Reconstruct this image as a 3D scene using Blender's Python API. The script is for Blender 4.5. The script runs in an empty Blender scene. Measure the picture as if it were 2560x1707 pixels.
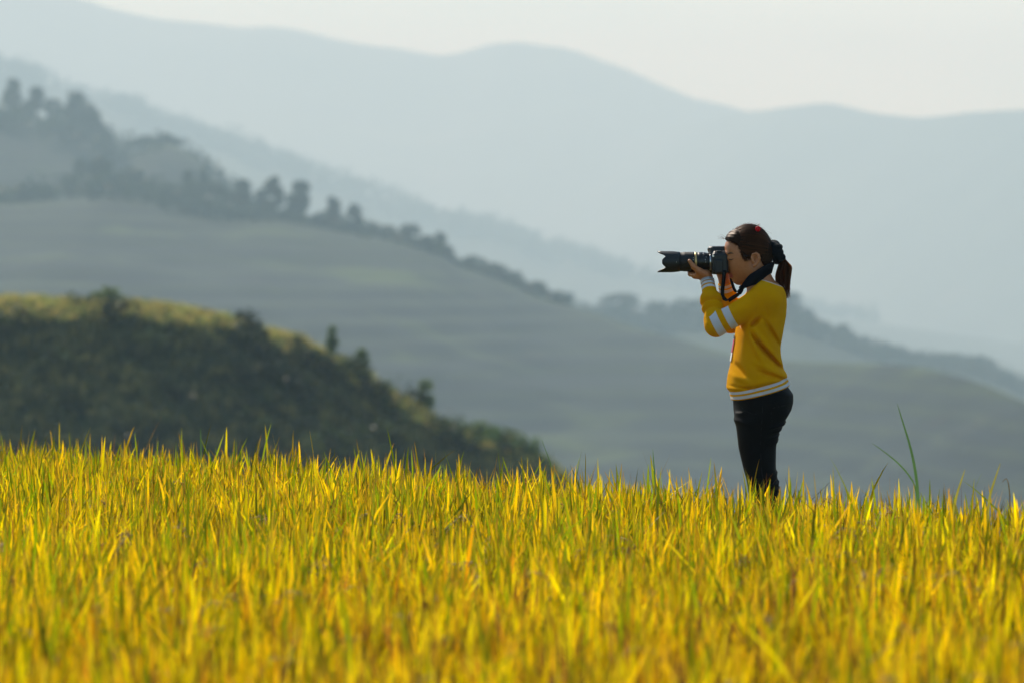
import bpy, math, random
import numpy as np
from mathutils import Vector, Matrix

# ------------------------------------------------------------------ camera, sky, sun, exposure
SC = bpy.context.scene
COL = SC.collection
R = math.radians
FPX = 14222.0            # focal length of the lens in photograph pixels (200 mm)
CAMZ = 1.355             # camera height over the rice field
HOR = 706.0              # photograph row of the horizon
SUN_EL, SUN_AZ = 41.0, -31.0     # degrees; azimuth from +Y, negative = left

cam_d = bpy.data.cameras.new('main_camera')
cam = bpy.data.objects.new('main_camera', cam_d); COL.objects.link(cam)
cam.location = (0, 0, CAMZ)
cam.rotation_euler = (R(90) - math.atan((853.5 - HOR) / FPX), 0, 0)
cam_d.sensor_width = 36; cam_d.lens = 200
cam_d.clip_start = 0.1; cam_d.clip_end = 30000
cam_d.dof.use_dof = True; cam_d.dof.focus_distance = 22.2; cam_d.dof.aperture_fstop = 5.4
SC.camera = cam

world = bpy.data.worlds.new('World'); SC.world = world; world.use_nodes = True
wn = world.node_tree; wn.nodes.clear()
wo = wn.nodes.new('ShaderNodeOutputWorld'); wb = wn.nodes.new('ShaderNodeBackground')
sky = wn.nodes.new('ShaderNodeTexSky'); sky.sky_type = 'NISHITA'; sky.sun_disc = False
sky.sun_elevation = R(SUN_EL); sky.sun_rotation = R(SUN_AZ)
sky.altitude = 1200; sky.air_density = 1.0; sky.dust_density = 0.1; sky.ozone_density = 1.0
tint = wn.nodes.new('ShaderNodeMix'); tint.data_type = 'RGBA'; tint.blend_type = 'MULTIPLY'; tint.inputs[0].default_value = 1.0
ctc = wn.nodes.new('ShaderNodeTexCoord'); cmp_ = wn.nodes.new('ShaderNodeMapping'); cmp_.inputs['Scale'].default_value = (1, 1, 3.2)
cnz = wn.nodes.new('ShaderNodeTexNoise'); cnz.inputs['Scale'].default_value = 9.0; cnz.inputs['Detail'].default_value = 5
crp = wn.nodes.new('ShaderNodeValToRGB'); crp.color_ramp.elements[0].position = 0.36; crp.color_ramp.elements[1].position = 0.66
crp.color_ramp.elements[0].color = (0.56, 0.72, 0.70, 1); crp.color_ramp.elements[1].color = (0.82, 0.93, 0.88, 1)   # thin high cloud over the whole sky
wn.links.new(ctc.outputs['Generated'], cmp_.inputs[0]); wn.links.new(cmp_.outputs[0], cnz.inputs['Vector']); wn.links.new(cnz.outputs['Fac'], crp.inputs[0]); wn.links.new(crp.outputs[0], tint.inputs[7])
wn.links.new(sky.outputs[0], tint.inputs[6]); wn.links.new(tint.outputs[2], wb.inputs[0]); wb.inputs[1].default_value = 0.15
wn.links.new(wb.outputs[0], wo.inputs[0])

sun_d = bpy.data.lights.new('sun', 'SUN'); sun_d.energy = 5.0; sun_d.angle = R(0.8); sun_d.color = (1.0, 0.93, 0.80)
sun = bpy.data.objects.new('sun', sun_d); COL.objects.link(sun)
SDIR = Vector((math.sin(R(SUN_AZ)) * math.cos(R(SUN_EL)), math.cos(R(SUN_AZ)) * math.cos(R(SUN_EL)), math.sin(R(SUN_EL))))
sun.rotation_euler = (-SDIR).to_track_quat('-Z', 'Y').to_euler()
sun.location = (0, 0, 60)

SC.view_settings.view_transform = 'Standard'; SC.view_settings.look = 'None'
SC.view_settings.gamma = 1.0; SC.view_settings.exposure = 0.33
SC.render.engine = 'CYCLES'
cy = SC.cycles
cy.use_denoising = True
try: cy.denoiser = 'OPENIMAGEDENOISE'
except Exception: pass
cy.max_bounces = 8; cy.diffuse_bounces = 4; cy.glossy_bounces = 2; cy.transmission_bounces = 4
cy.volume_bounces = 1; cy.transparent_max_bounces = 8
cy.sample_clamp_indirect = 6.0

HAZE_DENSITY = 0.000215
HAZE_COLOR = (0.645, 0.87, 1.0)
HAZE_G = 0.07

# ------------------------------------------------------------------ helpers
rng = np.random.default_rng(7)

def px(p, q, Y):
    """a place Y metres away that the photograph shows at pixel (p, q)"""
    return Vector(((p - 1280) / FPX * Y, Y, CAMZ + (HOR - q) / FPX * Y))

def tag(o, label=None, cat=None, group=None, kind=None):
    if label: o['label'] = label
    if cat: o['category'] = cat
    if group: o['group'] = group
    if kind: o['kind'] = kind
    return o

def empty(name, loc=(0, 0, 0)):
    o = bpy.data.objects.new(name, None); COL.objects.link(o); o.location = loc
    o.empty_display_size = 0.1
    return o

def mesh_np(name, V, F, mat=None, parent=None, smooth=True, link=True):
    """V (n,3); F (m,3|4) array or list of such arrays"""
    V = np.asarray(V, np.float32)
    Fs = F if isinstance(F, list) else [F]
    Fs = [np.asarray(f, np.int32) for f in Fs if len(f)]
    me = bpy.data.meshes.new(name)
    me.vertices.add(len(V)); me.vertices.foreach_set('co', V.ravel())
    nl = sum(f.size for f in Fs); npoly = sum(len(f) for f in Fs)
    me.loops.add(nl); me.polygons.add(npoly)
    me.loops.foreach_set('vertex_index', np.concatenate([f.ravel() for f in Fs]))
    tot = np.concatenate([np.full(len(f), f.shape[1], np.int32) for f in Fs])
    st = np.concatenate([[0], np.cumsum(tot)[:-1]]).astype(np.int32)
    me.polygons.foreach_set('loop_start', st)
    me.polygons.foreach_set('use_smooth', np.full(npoly, smooth, bool))
    me.update(calc_edges=True); me.validate()
    if mat: me.materials.append(mat)
    o = bpy.data.objects.new(name, me)
    if link: COL.objects.link(o)
    if parent: o.parent = parent
    return o

def set_attr(o, name, arr, typ='FLOAT'):
    a = o.data.attributes.new(name, typ, 'POINT')
    if typ == 'FLOAT': a.data.foreach_set('value', np.asarray(arr, np.float32))
    else: a.data.foreach_set('color', np.asarray(arr, np.float32).ravel())

def _hash(i, j, seed):
    n = (i.astype(np.int64) * 374761393 + j.astype(np.int64) * 668265263 + seed * 1442695041) & 0xFFFFFFFF
    n = ((n ^ (n >> 13)) * 1274126177) & 0xFFFFFFFF
    return ((n ^ (n >> 16)) & 0xFFFF) / 65535.0

def vnoise(x, y, seed=0):
    x = np.asarray(x, float); y = np.asarray(y, float)
    i = np.floor(x); j = np.floor(y); f = x - i; g = y - j
    f = f * f * (3 - 2 * f); g = g * g * (3 - 2 * g)
    a = _hash(i, j, seed); b = _hash(i + 1, j, seed); c = _hash(i, j + 1, seed); d = _hash(i + 1, j + 1, seed)
    return (a * (1 - f) + b * f) * (1 - g) + (c * (1 - f) + d * f) * g

def fbm(x, y, octs=4, seed=0):
    s = 0; a = 0.5
    for k in range(octs):
        s = s + a * (vnoise(x * 2 ** k, y * 2 ** k, seed + k * 17) - 0.5); a *= 0.5
    return s            # about -0.5 .. 0.5

def smooth_table(xs, ys, n=400, sig=5):
    t = np.linspace(xs[0], xs[-1], n); v = np.interp(t, xs, ys)
    k = np.exp(-0.5 * (np.arange(-3 * sig, 3 * sig + 1) / sig) ** 2); k /= k.sum()
    vp = np.concatenate([np.full(3 * sig, v[0]), v, np.full(3 * sig, v[-1])])
    return t, np.convolve(vp, k, 'valid')

# ---- materials
class NT:
    def __init__(s, name):
        s.m = bpy.data.materials.new(name); s.m.use_nodes = True
        s.t = s.m.node_tree; s.t.nodes.clear()
        s.out = s.n('ShaderNodeOutputMaterial')
    def n(s, typ, **kw):
        nd = s.t.nodes.new(typ)
        for k, v in kw.items(): setattr(nd, k, v)
        return nd
    def l(s, a, b): s.t.links.new(a, b)
    def noise(s, scale, detail=4, vec=None, rough=0.55):
        nd = s.n('ShaderNodeTexNoise'); nd.inputs['Scale'].default_value = scale
        nd.inputs['Detail'].default_value = detail; nd.inputs['Roughness'].default_value = rough
        if vec is not None: s.l(vec, nd.inputs['Vector'])
        return nd
    def ramp(s, fac, stops, interp='LINEAR'):
        nd = s.n('ShaderNodeValToRGB'); cr = nd.color_ramp; cr.interpolation = interp
        while len(cr.elements) > 1: cr.elements.remove(cr.elements[-1])
        for k, (p, c) in enumerate(stops):
            e = cr.elements[0] if k == 0 else cr.elements.new(p)
            e.position = p; e.color = (*c, 1) if len(c) == 3 else c
        s.l(fac, nd.inputs[0]); return nd
    def mix(s, fac, a, b, blend='MIX'):
        nd = s.n('ShaderNodeMix', data_type='RGBA', blend_type=blend)
        for v, i in ((fac, 0), (a, 6), (b, 7)):
            if hasattr(v, 'is_linked'): s.l(v, nd.inputs[i])
            elif i == 0: nd.inputs[0].default_value = v
            else: nd.inputs[i].default_value = (*v, 1)
        return nd.outputs[2]
    def math(s, op, a, b=None):
        nd = s.n('ShaderNodeMath', operation=op)
        for v, i in ((a, 0), (b, 1)):
            if v is None: continue
            if hasattr(v, 'is_linked'): s.l(v, nd.inputs[i])
            else: nd.inputs[i].default_value = v
        return nd.outputs[0]

def simple_mat(name, col, rough=0.6, var=0.25, scale=40, bump=0.0, bscale=200, metal=0.0, spec=0.5, sheen=0.0, coat=0.0):
    t = NT(name); b = t.n('ShaderNodeBsdfPrincipled')
    co = t.n('ShaderNodeTexCoord').outputs['Object']
    nz = t.noise(scale, 4, co)
    c = t.ramp(nz.outputs['Fac'], [(0.3, tuple(x * (1 - var) for x in col)), (0.7, tuple(min(1, x * (1 + var)) for x in col))])
    t.l(c.outputs[0], b.inputs['Base Color'])
    b.inputs['Roughness'].default_value = rough; b.inputs['Metallic'].default_value = metal
    b.inputs['Specular IOR Level'].default_value = spec
    b.inputs['Sheen Weight'].default_value = sheen; b.inputs['Coat Weight'].default_value = coat
    if bump:
        bn = t.noise(bscale, 3, co); bp = t.n('ShaderNodeBump')
        bp.inputs['Strength'].default_value = bump; bp.inputs['Distance'].default_value = 0.004
        t.l(bn.outputs['Fac'], bp.inputs['Height']); t.l(bp.outputs[0], b.inputs['Normal'])
    t.l(b.outputs[0], t.out.inputs[0]); return t.m

def leaf_mat(name, attr=None, col=(0.06, 0.1, 0.03), trans=0.45, gloss=0.04, gain=1.0, var=0.3, nscale=0.6, rough=0.4):
    t = NT(name)
    if attr:
        a = t.n('ShaderNodeAttribute', attribute_name=attr, attribute_type='GEOMETRY'); c = a.outputs['Color']
    else:
        co = t.n('ShaderNodeTexCoord').outputs['Object']; nz = t.noise(nscale, 3, co)
        c = t.ramp(nz.outputs['Fac'], [(0.3, tuple(x * (1 - var) for x in col)), (0.7, tuple(x * (1 + var) for x in col))]).outputs[0]
    d = t.n('ShaderNodeBsdfDiffuse'); t.l(c, d.inputs[0])
    tr = t.n('ShaderNodeBsdfTranslucent'); t.l(c, tr.inputs[0])
    m = t.n('ShaderNodeMixShader'); m.inputs[0].default_value = trans
    t.l(d.outputs[0], m.inputs[1]); t.l(tr.outputs[0], m.inputs[2])
    g = t.n('ShaderNodeBsdfGlossy'); g.inputs['Roughness'].default_value = rough
    m2 = t.n('ShaderNodeMixShader'); m2.inputs[0].default_value = gloss
    t.l(m.outputs[0], m2.inputs[1]); t.l(g.outputs[0], m2.inputs[2])
    t.l(m2.outputs[0], t.out.inputs[0]); return t.m

def hill_mat(name, base, light, dark, earth, s1, s2, band=0.0, bandscale=1.0, lightcut=0.55, earthcut=0.66, rim=0.0):
    """vegetated slope: dark scrub, lighter grass, bare earth in patches, contour terraces"""
    t = NT(name); b = t.n('ShaderNodeBsdfPrincipled')
    co = t.n('ShaderNodeTexCoord').outputs['Object']
    mp = t.n('ShaderNodeMapping'); mp.inputs['Scale'].default_value = (1, 1, 2.6); t.l(co, mp.inputs[0])
    n1 = t.noise(s1, 5, mp.outputs[0]); n2 = t.noise(s2, 5, co)
    c = t.mix(t.ramp(n2.outputs['Fac'], [(0.35, (0, 0, 0)), (0.62, (1, 1, 1))]).outputs[0], dark, base)
    c = t.mix(t.ramp(n1.outputs['Fac'], [(lightcut, (0, 0, 0)), (lightcut + 0.12, (1, 1, 1))]).outputs[0], c, light)
    n3 = t.noise(s1 * 1.7, 4, mp.outputs[0])
    c = t.mix(t.ramp(n3.outputs['Fac'], [(earthcut, (0, 0, 0)), (earthcut + 0.06, (1, 1, 1))]).outputs[0], c, earth)
    if band:
        sp = t.n('ShaderNodeSeparateXYZ'); t.l(co, sp.inputs[0])
        z = t.math('ADD', sp.outputs[2], t.math('MULTIPLY', n1.outputs['Fac'], 3.0))
        w = t.math('FRACT', t.math('MULTIPLY', z, bandscale))
        r = t.ramp(w, [(0.0, (0, 0, 0)), (0.12, (1, 1, 1)), (0.3, (1, 1, 1)), (0.45, (0, 0, 0))])
        f = t.math('MULTIPLY', r.outputs[0], t.math('MULTIPLY', n2.outputs['Fac'], band))
        c = t.mix(f, c, light)
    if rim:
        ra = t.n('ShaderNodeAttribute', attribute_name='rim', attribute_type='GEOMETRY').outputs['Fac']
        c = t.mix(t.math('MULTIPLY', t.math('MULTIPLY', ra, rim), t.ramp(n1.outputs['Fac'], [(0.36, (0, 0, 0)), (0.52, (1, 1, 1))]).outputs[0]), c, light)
    t.l(c, b.inputs['Base Color']); b.inputs['Roughness'].default_value = 0.95
    b.inputs['Specular IOR Level'].default_value = 0.1
    t.l(b.outputs[0], t.out.inputs[0]); return t.m

# ------------------------------------------------------------------ ground: terrace, bank and valley floor
WX, WY = (1890 - 1280) / FPX * 22.3, 22.3          # where the woman stands
def edge_y(x):                                     # far rim of the rice terrace runs slantwise
    return 21.85 - 1.62 * (x - WX)
EN = 1 / math.hypot(1, 1.62)
def ground_z(x, y):
    s = (y - edge_y(x)) * EN                       # metres beyond the rim
    z = np.where(s < 1.1, 0.0, -np.clip(s - 1.1, 0, 5) * 0.8)
    z = z - np.clip(s - 6.1, 0, 500) * 0.2
    z = np.maximum(z, -88.0)
    z = z + np.where(s > 4, fbm(x * 0.02, y * 0.02, 3, 3) * np.clip((s - 4) * 0.15, 0, 6), fbm(x * 1.5, y * 1.5, 2, 5) * 0.04)
    return z

def grid_faces(nx, ny):
    i = np.arange(nx - 1)[:, None]; j = np.arange(ny - 1)[None, :]
    a = i * ny + j
    return np.stack([a, a + ny, a + ny + 1, a + 1], -1).reshape(-1, 4)

gx = np.unique(np.concatenate([np.linspace(-9, 9, 61), np.sign(np.linspace(-1, 1, 91)) * np.abs(np.linspace(-1, 1, 91)) ** 2.6 * 5000]))
gy = np.unique(np.concatenate([np.linspace(3, 42, 110), -np.linspace(0, 1, 20) ** 2 * 600 + 3, 42 + np.linspace(0, 1, 120) ** 2.4 * 15500]))
GX, GY = np.meshgrid(gx, gy, indexing='ij')
GZ = ground_z(GX, GY)
m_ground = hill_mat('ground_soil_and_scrub', (0.05, 0.065, 0.025), (0.1, 0.11, 0.04), (0.03, 0.045, 0.02), (0.12, 0.075, 0.045), 0.05, 0.3)
ground = mesh_np('ground', np.stack([GX, GY, GZ], -1).reshape(-1, 3), grid_faces(len(gx), len(gy)), m_ground)
tag(ground, kind='structure')

# ------------------------------------------------------------------ hills
class Hill:
    def __init__(s, Y, prof, front, back, base, seed, wob=0.03, rough=1.0, rs=0.02, step=0.0, crest_e=0.10, pw=1.0, k=2.0, tilt=0.0, jag=0.0):
        s.tilt = tilt; s.jag = jag
        Y *= k; front *= k; back *= k; base *= k; rough *= k; rs /= k; step *= k
        s.k = k; s.Y = Y; s.front = front; s.back = back; s.base = base; s.seed = seed; s.wob = wob; s.rough = rough; s.rs = rs
        s.step = step; s.e = crest_e; s.pw = pw
        prof = [(prof[0][0] - 3600, prof[0][1] + 420), (prof[0][0] - 1500, prof[0][1] + 30)] + list(prof) + [(prof[-1][0] + 2600, prof[-1][1] + 420)]   # run out beyond the picture
        p = np.array(prof, float)
        s.t, s.v = smooth_table(p[:, 0], p[:, 1], 2600, 3)
        s.lo = (p[0, 0] - 1280) / FPX * Y; s.hi = (p[-1, 0] - 1280) / FPX * Y
    def crest_y(s, x):
        t = np.clip(x / s.Y * FPX / 1280, 0, 1.6)
        return s.Y * (1 - s.tilt * t * t * (2 - t * 0.8) / 1.2) * (1 + s.wob * 2 * fbm(x / s.Y * 14 + 3.1, x * 0 + s.seed, 2, s.seed))
    def crest_z(s, x):
        c = s.crest_y(x)
        return CAMZ + (HOR - np.interp(1280 + x / c * FPX, s.t, s.v)) / FPX * c
    def z(s, x, y):
        c = s.crest_y(x); zc = s.crest_z(x) + s.jag * fbm(x / s.Y * 60 + s.seed, x * 0 + 7.7, 4, s.seed + 3)
        v = np.where(y < c, (c - y) / s.front, (y - c) / s.back)
        f = (np.sqrt(v * v + s.e ** 2) - s.e) / (math.sqrt(1 + s.e ** 2) - s.e)
        f = f ** s.pw
        z = zc - (zc - s.base) * f - np.where(v > 1.0, (v - 1.0) * 1500, 0)
        k = np.clip(v * 6, 0, 1)
        z = z + s.rough * k * fbm(x * s.rs, y * s.rs, 5, s.seed + 5) * 2
        if s.step:
            q = z / s.step + 0.8 * fbm(x * 0.005, y * 0.005, 2, 9); fl = np.floor(q); fr = q - fl
            zs = (fl + np.clip((fr - 0.55) / 0.45, 0, 1)) * s.step - 0.8 * s.step * fbm(x * 0.005, y * 0.005, 2, 9)
            z = z + (zs - z) * 0.45 * k
        return z
    def build(s, name, mat, nx, ny):
        x = np.linspace(s.lo, s.hi, nx)
        v = np.concatenate([[-1.06], -np.linspace(1, 0, ny)[:-1] ** 1.3, np.linspace(0, 1, ny // 3) ** 1.3])
        X = np.repeat(x[:, None], len(v), 1); C = s.crest_y(X)
        Yy = C + np.where(v < 0, v * s.front, v * s.back)[None, :]
        o = mesh_np(name, np.stack([X, Yy, s.z(X, Yy)], -1).reshape(-1, 3), grid_faces(nx, len(v)), mat)
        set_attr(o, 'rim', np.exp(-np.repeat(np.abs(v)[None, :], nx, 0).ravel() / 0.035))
        return tag(o, kind='structure')

near = Hill(225, [(-1500, 656), (-700, 706), (0, 758), (200, 760), (320, 763), (450, 781), (560, 806), (640, 831), (720, 854), (800, 884), (850, 906), (900, 934),
                  (940, 971), (980, 1001), (1055, 1028), (1090, 1066), (1150, 1094), (1250, 1108), (1305, 1130), (1370, 1170), (1470, 1250), (1900, 1576), (2600, 1916)],
            26, 40, -13, 21, wob=0.02, rough=0.55, rs=0.22, crest_e=0.05, k=1.38)
shoulder = Hill(960, [(-1600, 360), (-400, 470), (0, 512), (150, 500), (300, 482), (400, 500), (520, 530), (600, 545), (700, 550), (760, 562), (830, 577), (900, 588), (1000, 607),
                  (1060, 622), (1130, 652), (1146, 666), (1189, 680), (1236, 694), (1312, 729), (1372, 752), (1444, 770), (1508, 790), (1613, 827), (1725, 854), (1815, 882),
                  (1973, 903), (2086, 907), (2221, 910), (2311, 918), (2446, 954), (2560, 1004), (2800, 1090), (3400, 1220), (4200, 1290)],
            500, 260, -36, 33, wob=0.02, rough=3.4, rs=0.016, step=2.6, crest_e=0.04, tilt=0.66)
upper = Hill(1230, [(-1600, 120), (-400, 215), (0, 270), (60, 283), (150, 308), (230, 335), (290, 372), (330, 386), (360, 368), (400, 359), (440, 366), (490, 395), (520, 425),
                   (560, 475), (620, 545), (700, 600), (900, 720), (1200, 850), (1600, 1000)],
            330, 260, -46, 44, wob=0.02, rough=2.0, rs=0.014, step=3.0, crest_e=0.05)
wooded = Hill(1330, [(700, 640), (1000, 690), (1372, 766), (1500, 803), (1560, 806), (1650, 818), (1750, 812), (1900, 803), (1973, 812), (2041, 838), (2153, 884), (2221, 905), (2300, 916),
                  (2400, 924), (2500, 955), (2560, 990), (2800, 1085), (3400, 1240), (4000, 1300)],
             300, 300, -46, 51, wob=0.015, rough=1.5, rs=0.015, crest_e=0.05)
ridge = Hill(3200, [(-1600, 20), (-500, 110), (15, 172), (77, 194), (184, 226), (249, 245), (344, 283), (383, 308), (429, 312), (497, 344), (574, 362), (620, 372), (670, 396), (746, 416),
                 (804, 443), (900, 480), (998, 520), (1125, 555), (1168, 565), (1231, 570), (1253, 584), (1321, 606), (1350, 628), (1389, 636), (1440, 640), (1508, 664), (1593, 685),
                 (1678, 705), (1800, 735), (2000, 775), (2200, 810), (2560, 860), (3200, 930), (4000, 1000)],
            520, 500, -46, 66, wob=0.015, rough=4, rs=0.008, crest_e=0.05)
far1 = Hill(5500, [(-1200, 120), (0, 190), (500, 300), (900, 420), (1200, 430), (1500, 370), (1680, 320), (1800, 288), (1950, 272), (2060, 268), (2180, 285), (2300, 297), (2420, 285), (2560, 274),
                 (2900, 230), (3400, 270), (4200, 380)],
            1100, 700, -46, 71, wob=0.015, rough=42, rs=0.0026, crest_e=0.06, jag=10, tilt=0.26)
far2 = Hill(5900, [(-1200, -30), (-500, -60), (0, -45), (180, -10), (290, 28), (400, 52), (500, 60), (600, 72), (690, 66), (760, 78), (850, 102), (980, 122), (1100, 150), (1160, 146), (1230, 126), (1300, 119), (1370, 128),
                 (1450, 142), (1560, 182), (1650, 222), (1760, 268), (1850, 296), (2000, 330), (2300, 350), (2700, 330), (3300, 380), (4000, 450)],
            1300, 800, -46, 83, wob=0.012, rough=50, rs=0.0022, crest_e=0.06, jag=12)

m_near = hill_mat('near_hill_scrub', (0.046, 0.06, 0.024), (0.09, 0.105, 0.035), (0.026, 0.038, 0.017), (0.08, 0.04, 0.028), 0.18, 0.8, lightcut=0.6, earthcut=0.7)
m_mid = hill_mat('terraced_hill', (0.017, 0.025, 0.021), (0.060, 0.082, 0.030), (0.008, 0.013, 0.015), (0.05, 0.036, 0.03), 0.018, 0.04, band=0.45, bandscale=0.22, lightcut=0.58, earthcut=0.68, rim=0.9)
m_far = hill_mat('forested_mountain', (0.03, 0.045, 0.024), (0.05, 0.065, 0.03), (0.02, 0.03, 0.018), (0.06, 0.055, 0.04), 0.002, 0.01)
near.build('hill', m_near, 520, 60)
shoulder.build('hill', m_mid, 720, 110)
upper.build('hill', m_mid, 440, 70)
wooded.build('hill', m_far, 380, 50)
ridge.build('hill', m_far, 560, 50)
far1.build('mountain', m_far, 460, 60)
far2.build('mountain', m_far, 460, 60)

# ------------------------------------------------------------------ haze: one closed box of even air
hz = NT('haze_air'); pv = hz.n('ShaderNodeVolumePrincipled')
pv.inputs['Color'].default_value = (*HAZE_COLOR, 1); pv.inputs['Density'].default_value = HAZE_DENSITY
pv.inputs['Anisotropy'].default_value = HAZE_G; pv.inputs['Absorption Color'].default_value = (1, 1, 1, 1)
pv.inputs['Density Attribute'].default_value = ''
hz.l(pv.outputs[0], hz.out.inputs['Volume'])
hx, y0, y1, z0, z1 = 6800, -700, 15800, -100, 660
hv = np.array([(x, y, z) for x in (-hx, hx) for y in (y0, y1) for z in (z0, z1)], float)
hf = np.array([(0, 1, 3, 2), (4, 6, 7, 5), (0, 4, 5, 1), (2, 3, 7, 6), (0, 2, 6, 4), (1, 5, 7, 3)])
tag(mesh_np('haze', hv, hf, hz.m, smooth=False), 'pale blue haze filling the valley air', 'haze', kind='stuff')

# ------------------------------------------------------------------ trees and shrubs on the hills
def leaf_cloud(C, rad, n, size, seed, up=0.3):
    """n leaf-sized quads about every centre in C with spread rad"""
    g = np.random.default_rng(seed)
    m = len(C); N = m * n
    d = g.normal(size=(N, 3)); d /= np.linalg.norm(d, axis=1)[:, None]
    rr = np.repeat(rad, n) * g.uniform(0.35, 1.0, N) ** 0.6
    p = np.repeat(C, n, 0) + d * rr[:, None] * np.array([1, 1, 0.85])
    u = g.normal(size=(N, 3)); u /= np.linalg.norm(u, axis=1)[:, None]
    w = np.cross(u, d + np.array([0, 0, up])); w /= np.linalg.norm(w, axis=1)[:, None] + 1e-9
    s = size * g.uniform(0.6, 1.3, N)[:, None]
    V = np.stack([p - u * s, p + w * s * 0.55, p + u * s, p - w * s * 0.55], 1).reshape(-1, 3)
    return V, np.arange(4 * N).reshape(-1, 4)

def tube(P, rads, k=6):
    P = np.asarray(P, float); n = len(P)
    T = np.gradient(P, axis=0); T /= np.linalg.norm(T, axis=1)[:, None] + 1e-9
    ref = np.array([0.31, 0.9, 0.12]) if abs(T[:, 1]).mean() < 0.85 else np.array([1.0, 0.1, 0.05])
    A = np.cross(T, ref); A /= np.linalg.norm(A, axis=1)[:, None]; B = np.cross(T, A)
    th = np.linspace(0, 2 * np.pi, k, endpoint=False)
    r = np.broadcast_to(np.asarray(rads, float), (n,))
    V = P[:, None] + r[:, None, None] * (np.cos(th)[None, :, None] * A[:, None] + np.sin(th)[None, :, None] * B[:, None])
    i = np.arange(n - 1)[:, None]; j = np.arange(k)[None, :]; j2 = (j + 1) % k
    F = np.stack([i * k + j, i * k + j2, (i + 1) * k + j2, (i + 1) * k + j], -1).reshape(-1, 4)
    V = np.concatenate([V.reshape(-1, 3), P[:1], P[-1:]]); a = n * k
    jj = np.arange(k); c0 = np.stack([(jj + 1) % k, jj, np.full(k, a)], -1); c1 = np.stack([(n - 1) * k + jj, (n - 1) * k + (jj + 1) % k, np.full(k, a + 1)], -1)
    return V, [F, np.concatenate([c0, c1])]

def spline(P, n):
    P = np.asarray(P, float); tt = np.linspace(0, 1, len(P)); ts = np.linspace(0, 1, n)
    Q = np.stack([np.interp(ts, tt, P[:, k]) for k in range(P.shape[1])], -1); m = max(1, n // (len(P) * 2))
    for _ in range(m * m + 2): Q[1:-1] = Q[1:-1] * 0.5 + (Q[:-2] + Q[2:]) * 0.25
    return Q

def join(parts):
    """parts: list of (V, F|[F..]) -> V, [quads, tris]"""
    Vs, Q, T, o = [], [], [], 0
    for V, F in parts:
        for f in (F if isinstance(F, list) else [F]):
            if len(f): (Q if f.shape[1] == 4 else T).append(f + o)
        Vs.append(V); o += len(V)
    return np.concatenate(Vs), [np.concatenate(x) for x in (Q, T) if x]

m_bark = simple_mat('bark', (0.07, 0.05, 0.035), 0.9, 0.3, 3)
m_leafA = leaf_mat('dark_tree_leaves', col=(0.035, 0.055, 0.022), trans=0.3, gloss=0.02)
m_leafC = leaf_mat('light_shrub_leaves', col=(0.15, 0.21, 0.065), trans=0.5, gloss=0.02, nscale=2.5)
m_leafB = leaf_mat('shrub_leaves', col=(0.035, 0.055, 0.018), trans=0.4, gloss=0.02, nscale=2.5)

def tree_meshes(kind, seed):
    """unit tree: height 1, crown width about 1 at scale; returns trunk mesh, crown mesh data"""
    g = np.random.default_rng(seed)
    lean = g.normal(0, 0.03, 2)
    parts = []
    top = np.array([lean[0], lean[1], 0.85])
    tk = np.linspace(0, 1, 6)[:, None] * top + g.normal(0, 0.008, (6, 3)) * np.linspace(0, 1, 6)[:, None]
    tk[0, 2] = -0.06
    parts.append(tube(tk, np.linspace(0.020, 0.005, 6), 7))
    if kind in ('tall', 'sapling'):     z0, cw, nc = 0.16, 0.19, 40
    elif kind == 'round':  z0, cw, nc = 0.10, 0.30, 48
    elif kind == 'cone':   z0, cw, nc = 0.06, 0.28, 48
    else:                  z0, cw, nc = 0.06, 0.44, 34     # shrub
    C, rad = [], []
    while len(C) < nc:
        t = g.uniform(0, 1); z = z0 + t * (0.98 - z0)
        if kind == 'cone': w = cw * (1.05 - t) ** 0.8
        elif kind in ('tall', 'sapling'): w = cw * math.sin(math.pi * (0.12 + 0.8 * t)) ** 0.7
        elif kind == 'round': w = cw * math.sqrt(max(0, 1 - (2 * t - 1) ** 2)) + 0.03
        else: w = cw * math.sqrt(max(0, 1 - t * t)) + 0.02
        a = g.uniform(0, 2 * math.pi); r = w * math.sqrt(g.uniform(0.05, 1)) 
        C.append((lean[0] * z + r * math.cos(a), lean[1] * z + r * math.sin(a), z)); rad.append(g.uniform(0.07, 0.13))
    C = np.array(C); rad = np.array(rad)
    for c in C[::3]:
        zb = max(0.1, c[2] - 0.16); b = np.array([lean[0] * zb, lean[1] * zb, zb])
        parts.append(tube(np.linspace(b, c, 3), np.linspace(0.012, 0.004, 3), 4))
    V, F = join(parts)
    LV, LF = leaf_cloud(C, rad, 44, 0.043 if kind not in ('shrub', 'green') else 0.035, seed + 1)
    tr = mesh_np('trunk', V, F, m_bark, link=False).data
    cr = mesh_np('crown', LV, LF, {'shrub': m_leafB, 'green': m_leafC, 'sapling': m_leafC}.get(kind, m_leafA), link=False, smooth=False).data
    return tr, cr
for o in [o for o in bpy.data.objects if o.users == 0]: bpy.data.objects.remove(o)
TREES = {k: [tree_meshes(k, 100 + 10 * i + j) for j in range(3)] for i, k in enumerate(('tall', 'round', 'cone', 'shrub', 'green', 'sapling'))}
UNITW = {'green': 1.0, 'sapling': 0.50, 'tall': 0.50, 'round': 0.68, 'cone': 0.60, 'shrub': 1.0}
_tc = [0]
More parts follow.
